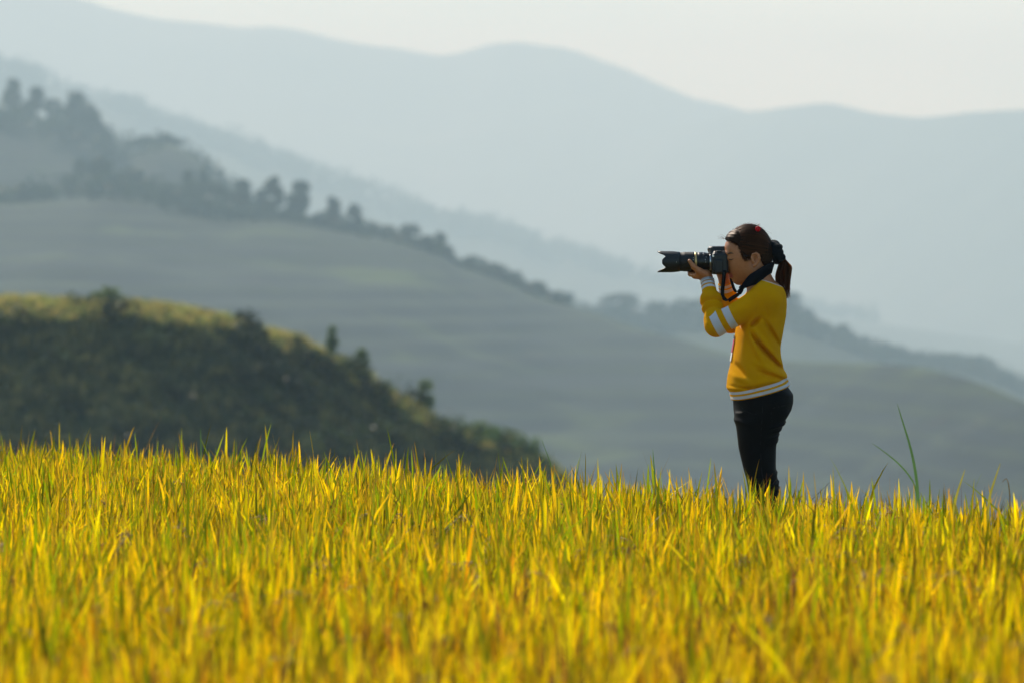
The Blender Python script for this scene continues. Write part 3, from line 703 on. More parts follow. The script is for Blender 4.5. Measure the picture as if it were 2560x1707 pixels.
# ------------------------------------------------------------------ implicit-surface modelling kit (for the photographer)
def smin(a, b, k):
    if k <= 0: return np.minimum(a, b)
    h = np.maximum(k - np.abs(a - b), 0) / k
    return np.minimum(a, b) - h * h * k * 0.25
def smax(a, b, k): return -smin(-a, -b, k)
def cone_d(X, Y, Z, a, b, ra, rb):
    ab = np.array(b, float) - np.array(a, float); L2 = (ab ** 2).sum() + 1e-12
    t = np.clip(((X - a[0]) * ab[0] + (Y - a[1]) * ab[1] + (Z - a[2]) * ab[2]) / L2, 0, 1)
    return np.sqrt((X - a[0] - t * ab[0]) ** 2 + (Y - a[1] - t * ab[1]) ** 2 + (Z - a[2] - t * ab[2]) ** 2) - (ra + t * (rb - ra))
class Vol:
    def __init__(s, lo, hi, h):
        s.lo = np.array(lo, float); s.h = h
        n = np.ceil((np.array(hi) - s.lo) / h).astype(int) + 1
        s.ax = [(s.lo[k] + h * np.arange(n[k])).astype(np.float32) for k in range(3)]
        s.D = np.full(n, 0.5, np.float32)
    def box(s, lo, hi):
        sl = []
        for k in range(3):
            a = int(np.clip(np.searchsorted(s.ax[k], lo[k]) - 1, 0, len(s.ax[k]) - 1)); b = int(np.clip(np.searchsorted(s.ax[k], hi[k]) + 1, 1, len(s.ax[k])))
            sl.append(slice(a, b))
        X = s.ax[0][sl[0]][:, None, None]; Y = s.ax[1][sl[1]][None, :, None]; Z = s.ax[2][sl[2]][None, None, :]
        return tuple(sl), X, Y, Z
    def add(s, fn, lo, hi, k=0.0, mode='u'):
        m = 0.03 + k
        sl, X, Y, Z = s.box(np.array(lo) - m, np.array(hi) + m)
        d = fn(X, Y, Z)
        s.D[sl] = smin(s.D[sl], d, k) if mode == 'u' else smax(s.D[sl], -d, k)
    def cone(s, a, b, ra, rb, k=0.0, mode='u'):
        a = np.array(a, float); b = np.array(b, float); r = max(ra, rb)
        s.add(lambda X, Y, Z: cone_d(X, Y, Z, a, b, ra, rb), np.minimum(a, b) - r, np.maximum(a, b) + r, k, mode)
    def chain(s, pts, rads, k=0.0):
        for i in range(len(pts) - 1): s.cone(pts[i], pts[i + 1], rads[i], rads[i + 1], k)
    def ell(s, c, r, k=0.0, mode='u', rot=0.0):
        """ellipsoid; rot = tilt in the x-z plane"""
        c = np.array(c, float); r = np.array(r, float); ca, sa = math.cos(rot), math.sin(rot); R_ = r.max()
        def fn(X, Y, Z):
            x = (X - c[0]) * ca + (Z - c[2]) * sa; z = -(X - c[0]) * sa + (Z - c[2]) * ca; y = Y - c[1]
            q = np.sqrt((x / r[0]) ** 2 + (y / r[1]) ** 2 + (z / r[2]) ** 2)
            q2 = np.sqrt((x / r[0] ** 2) ** 2 + (y / r[1] ** 2) ** 2 + (z / r[2] ** 2) ** 2) + 1e-6
            return q * (q - 1) / q2
        s.add(fn, c - R_, c + R_, k, mode)
    def loft(s, tab, y0=0.0, k=0.0, pw=2.0):
        """stack of ellipses: rows (z, xfront, xback, halfwidth[, ycentre])"""
        tab = np.array(sorted(tab), float); z = tab[:, 0]
        f = [smooth_table(z, tab[:, j], 300, 5) for j in range(1, tab.shape[1])]
        def fn(X, Y, Z):
            xf, xb, hw = (np.interp(Z, f[j][0], f[j][1]) for j in range(3))
            yc = np.interp(Z, f[3][0], f[3][1]) if len(f) > 3 else y0
            cx = (xf + xb) / 2; a = (xb - xf) / 2
            q = ((np.abs(X - cx) / a) ** pw + (np.abs(Y - yc) / hw) ** pw) ** (1 / pw)
            d = (q - 1) * np.minimum(a, hw)
            return np.maximum(d, np.maximum(z[0] - Z, Z - z[-1]))
        ym = tab[:, 3].max(); yc = tab[:, 4] if tab.shape[1] > 4 else np.array([y0])
        s.add(fn, (tab[:, 1].min(), yc.min() - ym, z[0]), (tab[:, 2].max(), yc.max() + ym, z[-1]), k)
    def mesh(s, smooth_it=1):
        D = s.D; S = D < 0
        c = np.zeros(tuple(n - 1 for n in D.shape), np.int8)
        for i in (0, 1):
            for j in (0, 1):
                for k in (0, 1): c += S[i:D.shape[0] - 1 + i, j:D.shape[1] - 1 + j, k:D.shape[2] - 1 + k]
        act = (c > 0) & (c < 8); I = np.argwhere(act)
        idx = np.full(act.shape, -1, np.int32); idx[act] = np.arange(len(I))
        corners = np.array([(i, j, k) for i in (0, 1) for j in (0, 1) for k in (0, 1)])
        vals = np.stack([D[I[:, 0] + a, I[:, 1] + b, I[:, 2] + e] for a, b, e in corners], 1)
        acc = np.zeros((len(I), 3)); cnt = np.zeros(len(I))
        for p in range(8):
            for q in range(p + 1, 8):
                if np.abs(corners[p] - corners[q]).sum() != 1: continue
                a, b = vals[:, p], vals[:, q]; m = (a < 0) != (b < 0)
                t = np.where(m, a / np.where(m, a - b, 1), 0)[:, None]
                acc += np.where(m[:, None], corners[p] + t * (corners[q] - corners[p]), 0); cnt += m
        V = (I + acc / cnt[:, None]) * s.h + s.lo
        F = []
        for ax in range(3):
            o1, o2 = (ax + 1) % 3, (ax + 2) % 3
            a = [slice(None)] * 3; b = [slice(None)] * 3
            a[ax] = slice(0, -1); b[ax] = slice(1, None)
            E = np.argwhere(S[tuple(a)] != S[tuple(b)])
            E = E[(E[:, o1] > 0) & (E[:, o2] > 0) & (E[:, o1] < D.shape[o1] - 1) & (E[:, o2] < D.shape[o2] - 1)]
            q = []
            for d1, d2 in ((-1, -1), (0, -1), (0, 0), (-1, 0)):
                e = E.copy(); e[:, o1] += d1; e[:, o2] += d2; q.append(idx[e[:, 0], e[:, 1], e[:, 2]])
            q = np.stack(q, 1); fl = ~S[E[:, 0], E[:, 1], E[:, 2]]; q[fl] = q[fl][:, ::-1]
            F.append(q)
        F = np.concatenate(F)
        for _ in range(smooth_it):
            acc = np.zeros_like(V); cn = np.zeros(len(V))
            for k in range(4):
                np.add.at(acc, F[:, k], V[F[:, (k + 1) % 4]] + V[F[:, (k - 1) % 4]]); np.add.at(cn, F[:, k], 2)
            V = V * 0.5 + 0.5 * acc / cn[:, None]
        return V, F

# ------------------------------------------------------------------ the photographer (local frame: feet at origin, facing -x, her left side towards the camera)
SPX = FPX / WY
def W(p, q, y=0.0):
    return np.array([(p - 1890) / SPX, y, CAMZ + (HOR - q) / SPX])
def wx(p): return (p - 1890) / SPX
def wz(q): return CAMZ + (HOR - q) / SPX
u = 1 / SPX

# joints
SHn, ELn, WRn = W(1910, 747, -0.150), W(1787, 812, -0.120), W(1768, 702, -0.005)      # near (left) arm
SHf, ELf, WRf = W(1906, 747, 0.150), W(1832, 806, 0.165), W(1813, 700, 0.100)          # far (right) arm
AXY = 0.022                                                                             # depth of the lens axis

# ---- body: one continuous skin
bv = Vol((-0.32, -0.26, -0.01), (0.20, 0.27, 1.63), 0.0038)
HC = W(1872, 627)
bv.ell(HC, (0.086, 0.070, 0.092), 0, rot=-0.15)
bv.ell(W(1853, 655), (0.058, 0.057, 0.068), 0.03)
bv.ell(W(1829, 620), (0.026, 0.050, 0.036), 0.02)              # forehead
bv.cone(W(1884, 676, -0.045), W(1848, 699, -0.012), 0.020, 0.017, 0.03)   # jaw
bv.cone(W(1884, 676, 0.045), W(1848, 699, 0.012), 0.020, 0.017, 0.03)
bv.ell(W(1844, 697), (0.017, 0.020, 0.015), 0.015)
bv.ell(W(1850, 672, -0.026), (0.030, 0.026, 0.030), 0.02)      # cheeks
bv.ell(W(1850, 672, 0.026), (0.030, 0.026, 0.030), 0.02)
bv.cone(W(1821, 645, 0), W(1815, 667, 0), 0.007, 0.0105, 0.012)            # nose
bv.ell(W(1827, 684.5, 0), (0.011, 0.025, 0.0065), 0.004)         # lips
bv.ell(W(1829, 692, 0), (0.011, 0.022, 0.007), 0.004)
bv.ell(W(1818, 634, -0.028), (0.009, 0.018, 0.006), 0.012)     # brow
bv.ell(W(1823, 646, -0.032), (0.012, 0.014, 0.009), 0.008)     # eyelid
ea = [(1880, 655), (1877, 645), (1880, 637), (1888, 634), (1894, 638), (1896, 647), (1893, 656), (1888, 663), (1883, 665)]   # near ear rim
for sgn in (-1, 1):
    ey = 0.078
    pts = [W(a, b, sgn * (ey + 0.014 * (a - 1877) / 19)) for a, b in ea]
    bv.chain(pts, [0.0048] * 8 + [0.0065], 0.004)
    bv.ell(W(1887, 650, sgn * 0.076), (0.0125, 0.008, 0.021), 0.005)
    bv.ell(W(1886.5, 649, sgn * 0.090), (0.0080, 0.0140, 0.0130), 0.001, mode='s')
bv.cone(W(1886, 668), W(1910, 730), 0.048, 0.055, 0.035)       # neck
bv.loft([(wz(712), wx(1880), wx(1945), 0.07), (wz(735), wx(1868), wx(1955), 0.14), (wz(760), wx(1858), wx(1957), 0.165), (wz(823), wx(1848), wx(1950), 0.15), (wz(890), wx(1842), wx(1944), 0.135),
         (wz(945), wx(1838), wx(1960), 0.16), (wz(1000), wx(1840), wx(1974), 0.165), (wz(1060), wx(1846), wx(1952), 0.15)], k=0.03)
for SH, EL, WR in ((SHn, ELn, WRn), (SHf, ELf, WRf)):
    bv.chain([SH, EL], [0.046, 0.034], 0.02); bv.cone(EL, WR, 0.034, 0.0215, 0.015)
LEG = [(1040, 1842, 1958, .075), (1086, 1846, 1936, .072), (1117, 1849, 1931, .066), (1172, 1862, 1931, .058), (1205, 1872, 1936, .054), (1260, 1880, 1938, .050), (1320, 1882, 1946, .047),
       (1400, 1892, 1952, .048), (1480, 1903, 1946, .038), (1540, 1908, 1940, .032), (1562, 1905, 1942, .034)]
for sgn, dx in ((-1, 0), (1, 6)):
    bv.loft([(wz(q), wx(a + dx), wx(b + dx), w, sgn * (0.078 + 0.02 * (q - 1040) / 500)) for q, a, b, w in LEG], k=0.02)
    bv.cone(W(1925 + dx, 1556, sgn * 0.1), W(1830 + dx, 1562, sgn * 0.105), 0.026, 0.018, 0.015)
# near hand: palm up under the lens, thumb on the near side, fingers wrapped beneath and up the far side
bv.chain([WRn, W(1766, 693, 0.002), W(1756, 687, 0.010)], [0.0200, 0.0215, 0.0195], 0.012)
bv.ell(W(1752, 687.5, 0.010), (0.036, 0.036, 0.0140), 0.012, rot=0.30)
bv.chain([W(1764, 686, -0.016), W(1748, 679, -0.025), W(1734, 668, -0.028), W(1723, 653, -0.026)], [0.0150, 0.0128, 0.0098, 0.0078], 0.008)
for (a, q, y, r), nx in (((1735, 688, 0.000, .0095), -10), ((1740, 690, 0.016, .0098), -5), ((1749, 690, 0.032, .0094), -1), ((1759, 688, 0.043, .0085), 3)):
    bv.chain([W(a + 8, q - 1, y - 0.01), W(a, q, y), W(a + nx * .9, q - 2, y + 0.026), W(a + nx * 1.3, 672, y * 0.4 + 0.057), W(a + nx * 1.3, 655, y * 0.25 + 0.058)], [r * 1.1, r, r * 0.95, r * 0.88, r * 0.72], 0.005)
# far hand: round the grip on the far side of the camera
bv.chain([WRf, W(1811, 684, 0.108), W(1806, 668, 0.112)], [0.020, 0.024, 0.022], 0.012)
bv.ell(W(1805, 666, 0.108), (0.030, 0.016, 0.034), 0.012)
for k_, q in enumerate((652, 661, 670, 678)):
    bv.chain([W(1795, q, 0.112), W(1779, q - 1, 0.108), W(1772, q, 0.092), W(1776, q + 1, 0.074)], [0.0098, 0.0094, 0.009, 0.0075], 0.004)
bv.chain([W(1818, 676, 0.105), W(1825, 662, 0.098), W(1822, 650, 0.083)], [0.012, 0.0105, 0.0085], 0.006)
Vb, Fb = bv.mesh(1)
def surf_y(x, z, out=0.0):
    i = int(round((x - bv.lo[0]) / bv.h)); k = int(round((z - bv.lo[2]) / bv.h)); col = bv.D[i, :, k]; j = int(np.argmax(col < 0))
    return float(bv.ax[1][j]) - out
def onface(p, q, out=0.0008):
    a = W(p, q); a[1] = surf_y(a[0], a[2], out); return a

t = NT('skin'); b = t.n('ShaderNodeBsdfPrincipled'); co = t.n('ShaderNodeTexCoord').outputs['Object']
lp = t.n('ShaderNodeAttribute', attribute_name='lips', attribute_type='GEOMETRY').outputs['Fac']
nz = t.noise(60, 4, co); c = t.ramp(nz.outputs['Fac'], [(0.3, (0.43, 0.150, 0.052)), (0.7, (0.50, 0.185, 0.07))]).outputs[0]
c = t.mix(lp, c, (0.38, 0.07, 0.06)); t.l(c, b.inputs['Base Color']); b.inputs['Roughness'].default_value = 0.45
b.inputs['Subsurface Weight'].default_value = 0.15; b.inputs['Subsurface Radius'].default_value = (0.012, 0.005, 0.003); b.inputs['Subsurface Scale'].default_value = 1.0
t.l(b.outputs[0], t.out.inputs[0]); m_skin = t.m
person = mesh_np('person', Vb, Fb, m_skin); person.location = (WX, WY, 0)
lips = np.exp(-(((Vb[:, 0] - wx(1822)) / 0.016) ** 4 + ((Vb[:, 2] - wz(688)) / 0.0105) ** 4 + (Vb[:, 1] / 0.032) ** 4)); set_attr(person, 'lips', np.clip(lips * 1.6, 0, 1))
tag(person, 'standing photographer in yellow striped sweater and black jeans aiming a long lens', 'person')

# ---- sweater
H = 0.0034
sv = Vol((-0.24, -0.27, wz(1012)), (0.17, 0.27, wz(690)), H)
TOR = [(700, 1893, 1944, .07), (712, 1884, 1953, .10), (722, 1874, 1959, .135), (735, 1864, 1965, .160), (760, 1853, 1967, .180), (790, 1845, 1965, .188), (823, 1839, 1959, .182), (856, 1835, 1953, .172),
       (890, 1829, 1952, .170), (915, 1825, 1956, .174), (932, 1820, 1964, .180), (950, 1817, 1972, .185), (968, 1817, 1976, .186), (980, 1823, 1977, .182), (1000, 1828, 1977, .180), (1020, 1829, 1977, .180)]
sv.loft([(wz(q), wx(a), wx(b_), w) for q, a, b_, w in TOR], pw=2.25)
Dt = sv.D.copy()
for SH, EL, WR, s_ in ((SHn, ELn, WRn, -1), (SHf, ELf, WRf, 1)):
    sv.chain([SH + np.array([0.012, -s_ * 0.05, 0.010]), SH], [0.058, 0.058], 0.035); sv.chain([SH, (SH + EL) / 2, EL], [0.056, 0.0475, 0.0440], 0.006)
    sv.chain([EL, EL * 0.45 + WR * 0.55, WR + (EL - WR) * 0.12], [0.0435, 0.0365, 0.0262], 0.012)
    sv.chain([WR + (EL - WR) * 0.12, WR + (EL - WR) * -0.10], [0.0275, 0.0255], 0.004)
# cloth folds
sl, X, Y, Z = sv.box((-1, -1, -1), (3, 3, 3))
nd = sv.D
def fold(a, b_, amp, width, y_sign=-1, yw=0.3):
    """a soft ridge (amp>0) or crease (amp<0) along a line in the picture plane, on one side of the body"""
    A, B_ = W(*a), W(*b_); dx, dz = B_[0] - A[0], B_[2] - A[2]; L2 = dx * dx + dz * dz
    tt = np.clip(((X - A[0]) * dx + (Z - A[2]) * dz) / L2, 0, 1)
    d2 = (X - A[0] - tt * dx) ** 2 + (Z - A[2] - tt * dz) ** 2
    m = np.exp(-d2 / width ** 2) * np.sin(np.pi * (0.08 + 0.84 * tt))
    side = 1 / (1 + np.exp(np.clip(-(Y * y_sign - 0.02) / 0.02, -30, 30)))
    return (1.8 * amp * m * side).astype(np.float32)
dz_ = 0
for a, b_, amp, w in [((1868, 812), (1958, 918), 0.012, 0.010), ((1876, 838), (1962, 930), -0.011, 0.010), ((1864, 830), (1915, 925), 0.009, 0.010), ((1905, 800), (1956, 880), -0.007, 0.010),
                      ((1884, 905), (1968, 940), 0.008, 0.009), ((1890, 925), (1970, 952), -0.007, 0.007), ((1828, 935), (1870, 955), 0.006, 0.010), ((1834, 905), (1862, 940), -0.005, 0.009),
                      ((1895, 795), (1868, 820), -0.010, 0.008), ((1905, 715), (1912, 790), -0.004, 0.006), ((1822, 962), (1900, 975), -0.005, 0.006), ((1880, 968), (1975, 950), -0.005, 0.006)]:
    dz_ = dz_ + fold(a, b_, amp, w)
armmask = np.clip((Dt - 0.0) / 0.02, 0, 1)
sv.D = nd - dz_ * np.clip(1 - (Dt - 0.0) / 0.015, 0, 1)
# forearm and elbow wrinkles
for SH, EL, WR in ((SHn, ELn, WRn), (SHf, ELf, WRf)):
    ax = (WR - EL); L = np.linalg.norm(ax); ax = ax / L
    s_ = (X - EL[0]) * ax[0] + (Y - EL[1]) * ax[1] + (Z - EL[2]) * ax[2]
    dl = cone_d(X, Y, Z, EL, WR, 0.03, 0.02)
    ang = (X - EL[0]) * 9 + (Y - EL[1]) * 14
    ph = s_ / 0.0125 * 1.5 + ang + 1.2 * np.sin(s_ * 70); wr = 1.6 * (1 - np.abs(np.sin(ph * 0.5))) ** 1.3 - 0.6; wr = -wr * np.clip((s_ - 0.01) / 0.03, 0, 1) * np.clip((L * 0.80 - s_) / 0.03, 0, 1)
    sv.D = sv.D - 0.0085 * wr * np.clip(1 - (dl - 0.03) / 0.03, 0, 1)
    ax2 = (EL - SH); L2_ = np.linalg.norm(ax2); ax2 = ax2 / L2_
    s2 = (X - SH[0]) * ax2[0] + (Y - SH[1]) * ax2[1] + (Z - SH[2]) * ax2[2]
    du = cone_d(X, Y, Z, SH, EL, 0.05, 0.04)
    sv.D = sv.D - 0.0014 * np.sin(s2 / 0.022 + 20 * (Z - SH[2])) * np.clip(1 - (du - 0.02) / 0.03, 0, 1)
# rib knit draws in under the hem pucker; clean cuts at hem and neckline
hp, hn = W(1831, 1003), np.array([0.259, 0, 0.0]);
hd = np.array([wx(1977) - wx(1831), 0, wz(966) - wz(1003)]); hd /= np.linalg.norm(hd); hN = np.array([-hd[2], 0, hd[0]])
hemd = (X - hp[0]) * hN[0] + (Z - hp[2]) * hN[2] - 0.006 * np.cos(Y * 12)            # height over the hem
sv.D = sv.D + 0.0035 * np.exp(-((hemd - 0.036) / 0.006) ** 2) - 0.003 * np.exp(-((hemd - 0.052) / 0.012) ** 2)
sv.D = smax(sv.D, -hemd, 0.004)
n0, n1 = W(1904, 699), W(1951, 715); nd_ = (n1 - n0) / np.linalg.norm(n1 - n0); nN = np.array([-nd_[2], 0, nd_[0]])
neckd = (X - n0[0]) * nN[0] + (Z - n0[2]) * nN[2]
neckd = neckd + 0.0 * Y
sv.D = smax(sv.D, neckd, 0.003)
sv.D = sv.D.astype(np.float32)
# keep the cuffs open at the wrist: cut beyond the wrist
for EL, WR in ((ELn, WRn), (ELf, WRf)):
    ax = (WR - EL) / np.linalg.norm(WR - EL)
    cut = (X - WR[0]) * ax[0] + (Y - WR[1]) * ax[1] + (Z - WR[2]) * ax[2] + 0.012
    loc = cone_d(X, Y, Z, WR, WR + ax * 0.02, 0.05, 0.05)
    sv.D = np.where(loc < 0, smax(sv.D, cut, 0.003), sv.D).astype(np.float32)
Vs, Fs = sv.mesh(1)
x, y, z = Vs.T
dT = np.interp(z, sorted([wz(q) for q, *_ in TOR]), [0] * len(TOR))
du = cone_d(x, y, z, SHn, ELn, 0.058, 0.0455); df = cone_d(x, y, z, ELn, WRn, 0.046, 0.0265)
duf = cone_d(x, y, z, SHf, ELf, 0.058, 0.0455); dff = cone_d(x, y, z, ELf, WRf, 0.046, 0.0265)
def along(A, B_): 
    a = (B_ - A) / np.linalg.norm(B_ - A); return (x - A[0]) * a[0] + (y - A[1]) * a[1] + (z - A[2]) * a[2]
# sleeve bands
Ln = np.linalg.norm(ELn - SHn)
tu = along(SHn, ELn); tu = np.where((du < 0.014) & (du < df + 0.002), tu, -1.0)
tuf = along(SHf, ELf); tuf = np.where((duf < 0.014) & (duf < dff + 0.002) & (y > 0.02), tuf * Ln / np.linalg.norm(ELf - SHf), -1.0)
tc = along(WRn, ELn); tc = np.where((df < 0.02) & (df < du), tc, -1.0)
tcf = along(WRf, ELf); tcf = np.where((dff < 0.02) & (dff < duf) & (y > 0.03), tcf, -1.0)
hm = (x - hp[0]) * hN[0] + (z - hp[2]) * hN[2] - 0.006 * np.cos(y * 12)
hm = np.where(z < wz(940), hm, 1.0)
nk = (x - n0[0]) * nN[0] + (z - n0[2]) * nN[2]; nk = np.where(z > wz(740), -nk, 1.0)
t = NT('yellow_knit'); b = t.n('ShaderNodeBsdfPrincipled'); co = t.n('ShaderNodeTexCoord').outputs['Object']
nz = t.noise(14, 5, co); c = t.ramp(nz.outputs['Fac'], [(0.3, (0.86, 0.375, 0.0)), (0.7, (0.93, 0.43, 0.0))]).outputs[0]
def band(name, rngs):
    f = t.n('ShaderNodeAttribute', attribute_name=name, attribute_type='GEOMETRY').outputs['Fac']; tot = None
    for lo, hi in rngs:
        m_ = t.math('MULTIPLY', t.math('GREATER_THAN', f, lo), t.math('LESS_THAN', f, hi)); tot = m_ if tot is None else t.math('MAXIMUM', tot, m_)
    return tot
ks = Ln / 143.0
white = band('sleeve', [(92 * ks, 111 * ks), (126 * ks, 147 * ks)])
white = t.math('MAXIMUM', white, band('cuff', [(0.0165, 0.0275), (0.0335, 0.0450)]))
white = t.math('MAXIMUM', white, band('hem', [(0.005, 0.0165), (0.0245, 0.0345)]))
c = t.mix(white, c, (0.80, 0.76, 0.82)); c = t.mix(band('neck', [(-0.01, 0.004)]), c, (0.75, 0.55, 0.45))
t.l(c, b.inputs['Base Color']); b.inputs['Roughness'].default_value = 0.9; b.inputs['Specular IOR Level'].default_value = 0.04; b.inputs['Sheen Weight'].default_value = 0.1
b.inputs['Sheen Roughness'].default_value = 0.4; b.inputs['Sheen Tint'].default_value = (1.0, 0.6, 0.05, 1)
w1 = t.n('ShaderNodeTexWave', wave_type='BANDS', bands_direction='Z'); w1.inputs['Scale'].default_value = 130; w1.inputs['Distortion'].default_value = 1.5; t.l(co, w1.inputs[0])
bp = t.n('ShaderNodeBump'); bp.inputs['Strength'].default_value = 0.5; bp.inputs['Distance'].default_value = 0.003; t.l(w1.outputs['Fac'], bp.inputs['Height']); t.l(bp.outputs[0], b.inputs['Normal'])
tr = t.n('ShaderNodeBsdfTranslucent'); t.l(c, tr.inputs[0]); mx = t.n('ShaderNodeMixShader'); mx.inputs[0].default_value = 0.12
t.l(b.outputs[0], mx.inputs[1]); t.l(tr.outputs[0], mx.inputs[2]); t.l(mx.outputs[0], t.out.inputs[0]); m_knit = t.m
sweater = mesh_np('sweater', Vs, Fs, m_knit, person)
set_attr(sweater, 'sleeve', np.maximum(tu, tuf)); set_attr(sweater, 'cuff', np.maximum(tc, tcf)); set_attr(sweater, 'hem', hm); set_attr(sweater, 'neck', nk)
def ssurf(x, z, out=0.0003):
    i = int(round((x - sv.lo[0]) / sv.h)); k = int(round((z - sv.lo[2]) / sv.h)); j = int(np.argmax(sv.D[i, :, k] < 0)); return np.array([x, float(sv.ax[1][j]) - out, z])
sp_ = [(1897, 718), (1903, 730), (1907, 748), (1906, 766), (1902, 780)]
V_, F_ = tube(spline(np.array([ssurf(wx(a), wz(q)) for a, q in sp_]), 30), 0.0013, 5); mesh_np('shoulder_seam', V_, F_, simple_mat('seam_thread', (0.5, 0.19, 0.0), 0.9, 0.2, 60, spec=0.05), sweater)
sweater['label'] = 'mustard yellow sweater with white bands on sleeves, cuffs and hem'

# flat print on the chest, seen edge-on
def decal(q0, q1, a0, a1, mat, name):
    n = 10; V = []
    zz = np.linspace(wz(q1), wz(q0), n); T = np.array(sorted([(wz(q), wx(a), wx(b_), w) for q, a, b_, w in TOR]))
    for z_ in zz:
        xf, xb, hw = (np.interp(z_, T[:, 0], T[:, j]) for j in (1, 2, 3)); cx_, ra = (xf + xb) / 2, (xb - xf) / 2
        for th in np.linspace(a0, a1, 8):
            e = 2 / 2.25; V.append((cx_ - (ra + 0.004) * math.cos(th) ** e, -(hw + 0.004) * math.copysign(abs(math.sin(th)) ** e, math.sin(th)), z_))
    return mesh_np(name, np.array(V), grid_faces(n, 8), mat, person)
m_red = simple_mat('red_print', (0.55, 0.03, 0.05), 0.6, 0.2, 60); m_white = simple_mat('white_print', (0.7, 0.68, 0.66), 0.6, 0.1, 60); m_blk = simple_mat('black_print', (0.02, 0.02, 0.022), 0.6, 0.2, 60)
decal(848, 880, -0.25, 0.22, m_red, 'chest_print'); decal(881, 902, -0.22, 0.24, m_white, 'chest_print'); decal(838, 847, -0.1, 0.2, m_blk, 'chest_print')

# ---- jeans
jv = Vol((-0.13, -0.24, 0.02), (0.18, 0.26, wz(945)), 0.0042)
jv.loft([(wz(q), wx(a), wx(b_), w) for q, a, b_, w in [(948, 1836, 1958, .150), (965, 1834, 1969, .166), (985, 1832, 1983, .176), (1005, 1833, 1983, .180), (1025, 1834, 1978, .178), (1045, 1837, 1965, .172), (1062, 1839, 1950, .166), (1085, 1848, 1935, .150)]], pw=2.3)
LEGJ = [(1030, 1836, 1972, .088), (1055, 1838, 1956, .088), (1072, 1839, 1946, .086), (1086, 1841, 1941, .083), (1117, 1844, 1937, .077), (1172, 1857, 1936, .068), (1205, 1867, 1942, .064), (1260, 1874, 1945, .059), (1320, 1877, 1952, .056),
        (1400, 1886, 1958, .056), (1480, 1896, 1954, .049), (1540, 1898, 1952, .047), (1556, 1898, 1952, .047)]
for sgn, dx in ((-1, 0), (1, 6)):
    jv.loft([(wz(q), wx(a + dx), wx(b_ + dx), w, sgn * (0.080 + 0.02 * (q - 1040) / 500)) for q, a, b_, w in LEGJ], k=0.014)
sl, X, Y, Z = jv.box((-1, -1, -1), (3, 3, 3))
wrk = 0
for q, amp in ((1066, 0.006), (1078, 0.005), (1092, 0.004), (1104, 0.004), (1185, 0.003), (1210, 0.004), (1225, 0.004), (1240, 0.004), (1255, 0.004), (1500, .004), (1520, .004), (1540, .004)):
    wrk = wrk + amp * np.exp(-(((Z - wz(q)) - 0.25 * (X - wx(1930))) / 0.007) ** 2) * np.clip((X - wx(1905 if q < 1150 else 1860)) / 0.04, 0, 1)
wrk = wrk + 0.003 * np.exp(-((Z - wz(1050) + 0.2 * (X - wx(1840))) / 0.01) ** 2) * np.clip((wx(1875) - X) / 0.03, 0, 1)
jv.D = (jv.D - 1.7 * wrk).astype(np.float32)
Vj, Fj = jv.mesh(1)
m_jean = simple_mat('black_denim', (0.0035, 0.0035, 0.0045), 0.7, 0.35, 25, bump=0.15, bscale=900, spec=0.08)
jeans = mesh_np('jeans', Vj, Fj, m_jean, person)
jeans['label'] = 'tight black jeans'
def jsurf(x, z, out=0.001):
    i = int(round((x - jv.lo[0]) / jv.h)); k = int(round((z - jv.lo[2]) / jv.h)); j = int(np.argmax(jv.D[i, :, k] < 0)); return np.array([x, float(jv.ax[1][j]) - out, z])
m_seam = simple_mat('denim_seam', (0.012, 0.012, 0.015), 0.8, 0.3, 60, spec=0.1)
for pts in ([(1902, 1000), (1900, 1050), (1897, 1100), (1898, 1150), (1903, 1200), (1909, 1260)], [(1922, 1018), (1960, 1010), (1962, 1040), (1942, 1058), (1924, 1048), (1922, 1018)], [(1846, 1006), (1858, 1024), (1880, 1032), (1898, 1030)]):
    V_, F_ = tube(np.array([jsurf(wx(a), wz(q)) for a, q in np.stack([np.interp(np.linspace(0, len(pts) - 1, 8 * len(pts)), range(len(pts)), [p_[k_] for p_ in pts]) for k_ in (0, 1)], -1)]), 0.0016, 4)
    mesh_np('seam', V_, F_, m_seam, jeans)
# ---- shoes
m_shoe = simple_mat('dark_shoe', (0.03, 0.028, 0.03), 0.6, 0.3, 30); m_sole = simple_mat('shoe_sole', (0.25, 0.24, 0.22), 0.8, 0.2, 30)
for sgn, dx in ((-1, 0), (1, 6)):
    v = Vol((-0.22, sgn * 0.1 - 0.07, -0.01), (0.15, sgn * 0.1 + 0.07, 0.13), 0.005); yy = sgn * 0.1
    v.ell(W(1850 + dx, 1560, yy), (0.085, 0.042, 0.036), 0); v.ell(W(1922 + dx, 1550, yy), (0.055, 0.038, 0.045), 0.04); v.cone(W(1928 + dx, 1548, yy), W(1928 + dx, 1515, yy), 0.036, 0.034, 0.03)
    v.D = smax(v.D, 0.012 - v.ax[2][None, None, :], 0.002)
    V_, F_ = v.mesh(1); sh = mesh_np('shoe', V_, F_, m_shoe, person)
    v = Vol((-0.24, yy - 0.08, -0.01), (0.15, yy + 0.08, 0.05), 0.005)
    v.ell(W(1850 + dx, 1562, yy), (0.09, 0.046, 0.05), 0); v.ell(W(1920 + dx, 1562, yy), (0.062, 0.041, 0.05), 0.04)
    zz = v.ax[2][None, None, :]; v.D = smax(smax(v.D, 0.0 - zz, 0.002), zz - 0.02, 0.002)
    V_, F_ = v.mesh(0); mesh_np('sole', V_, F_, m_sole, sh)

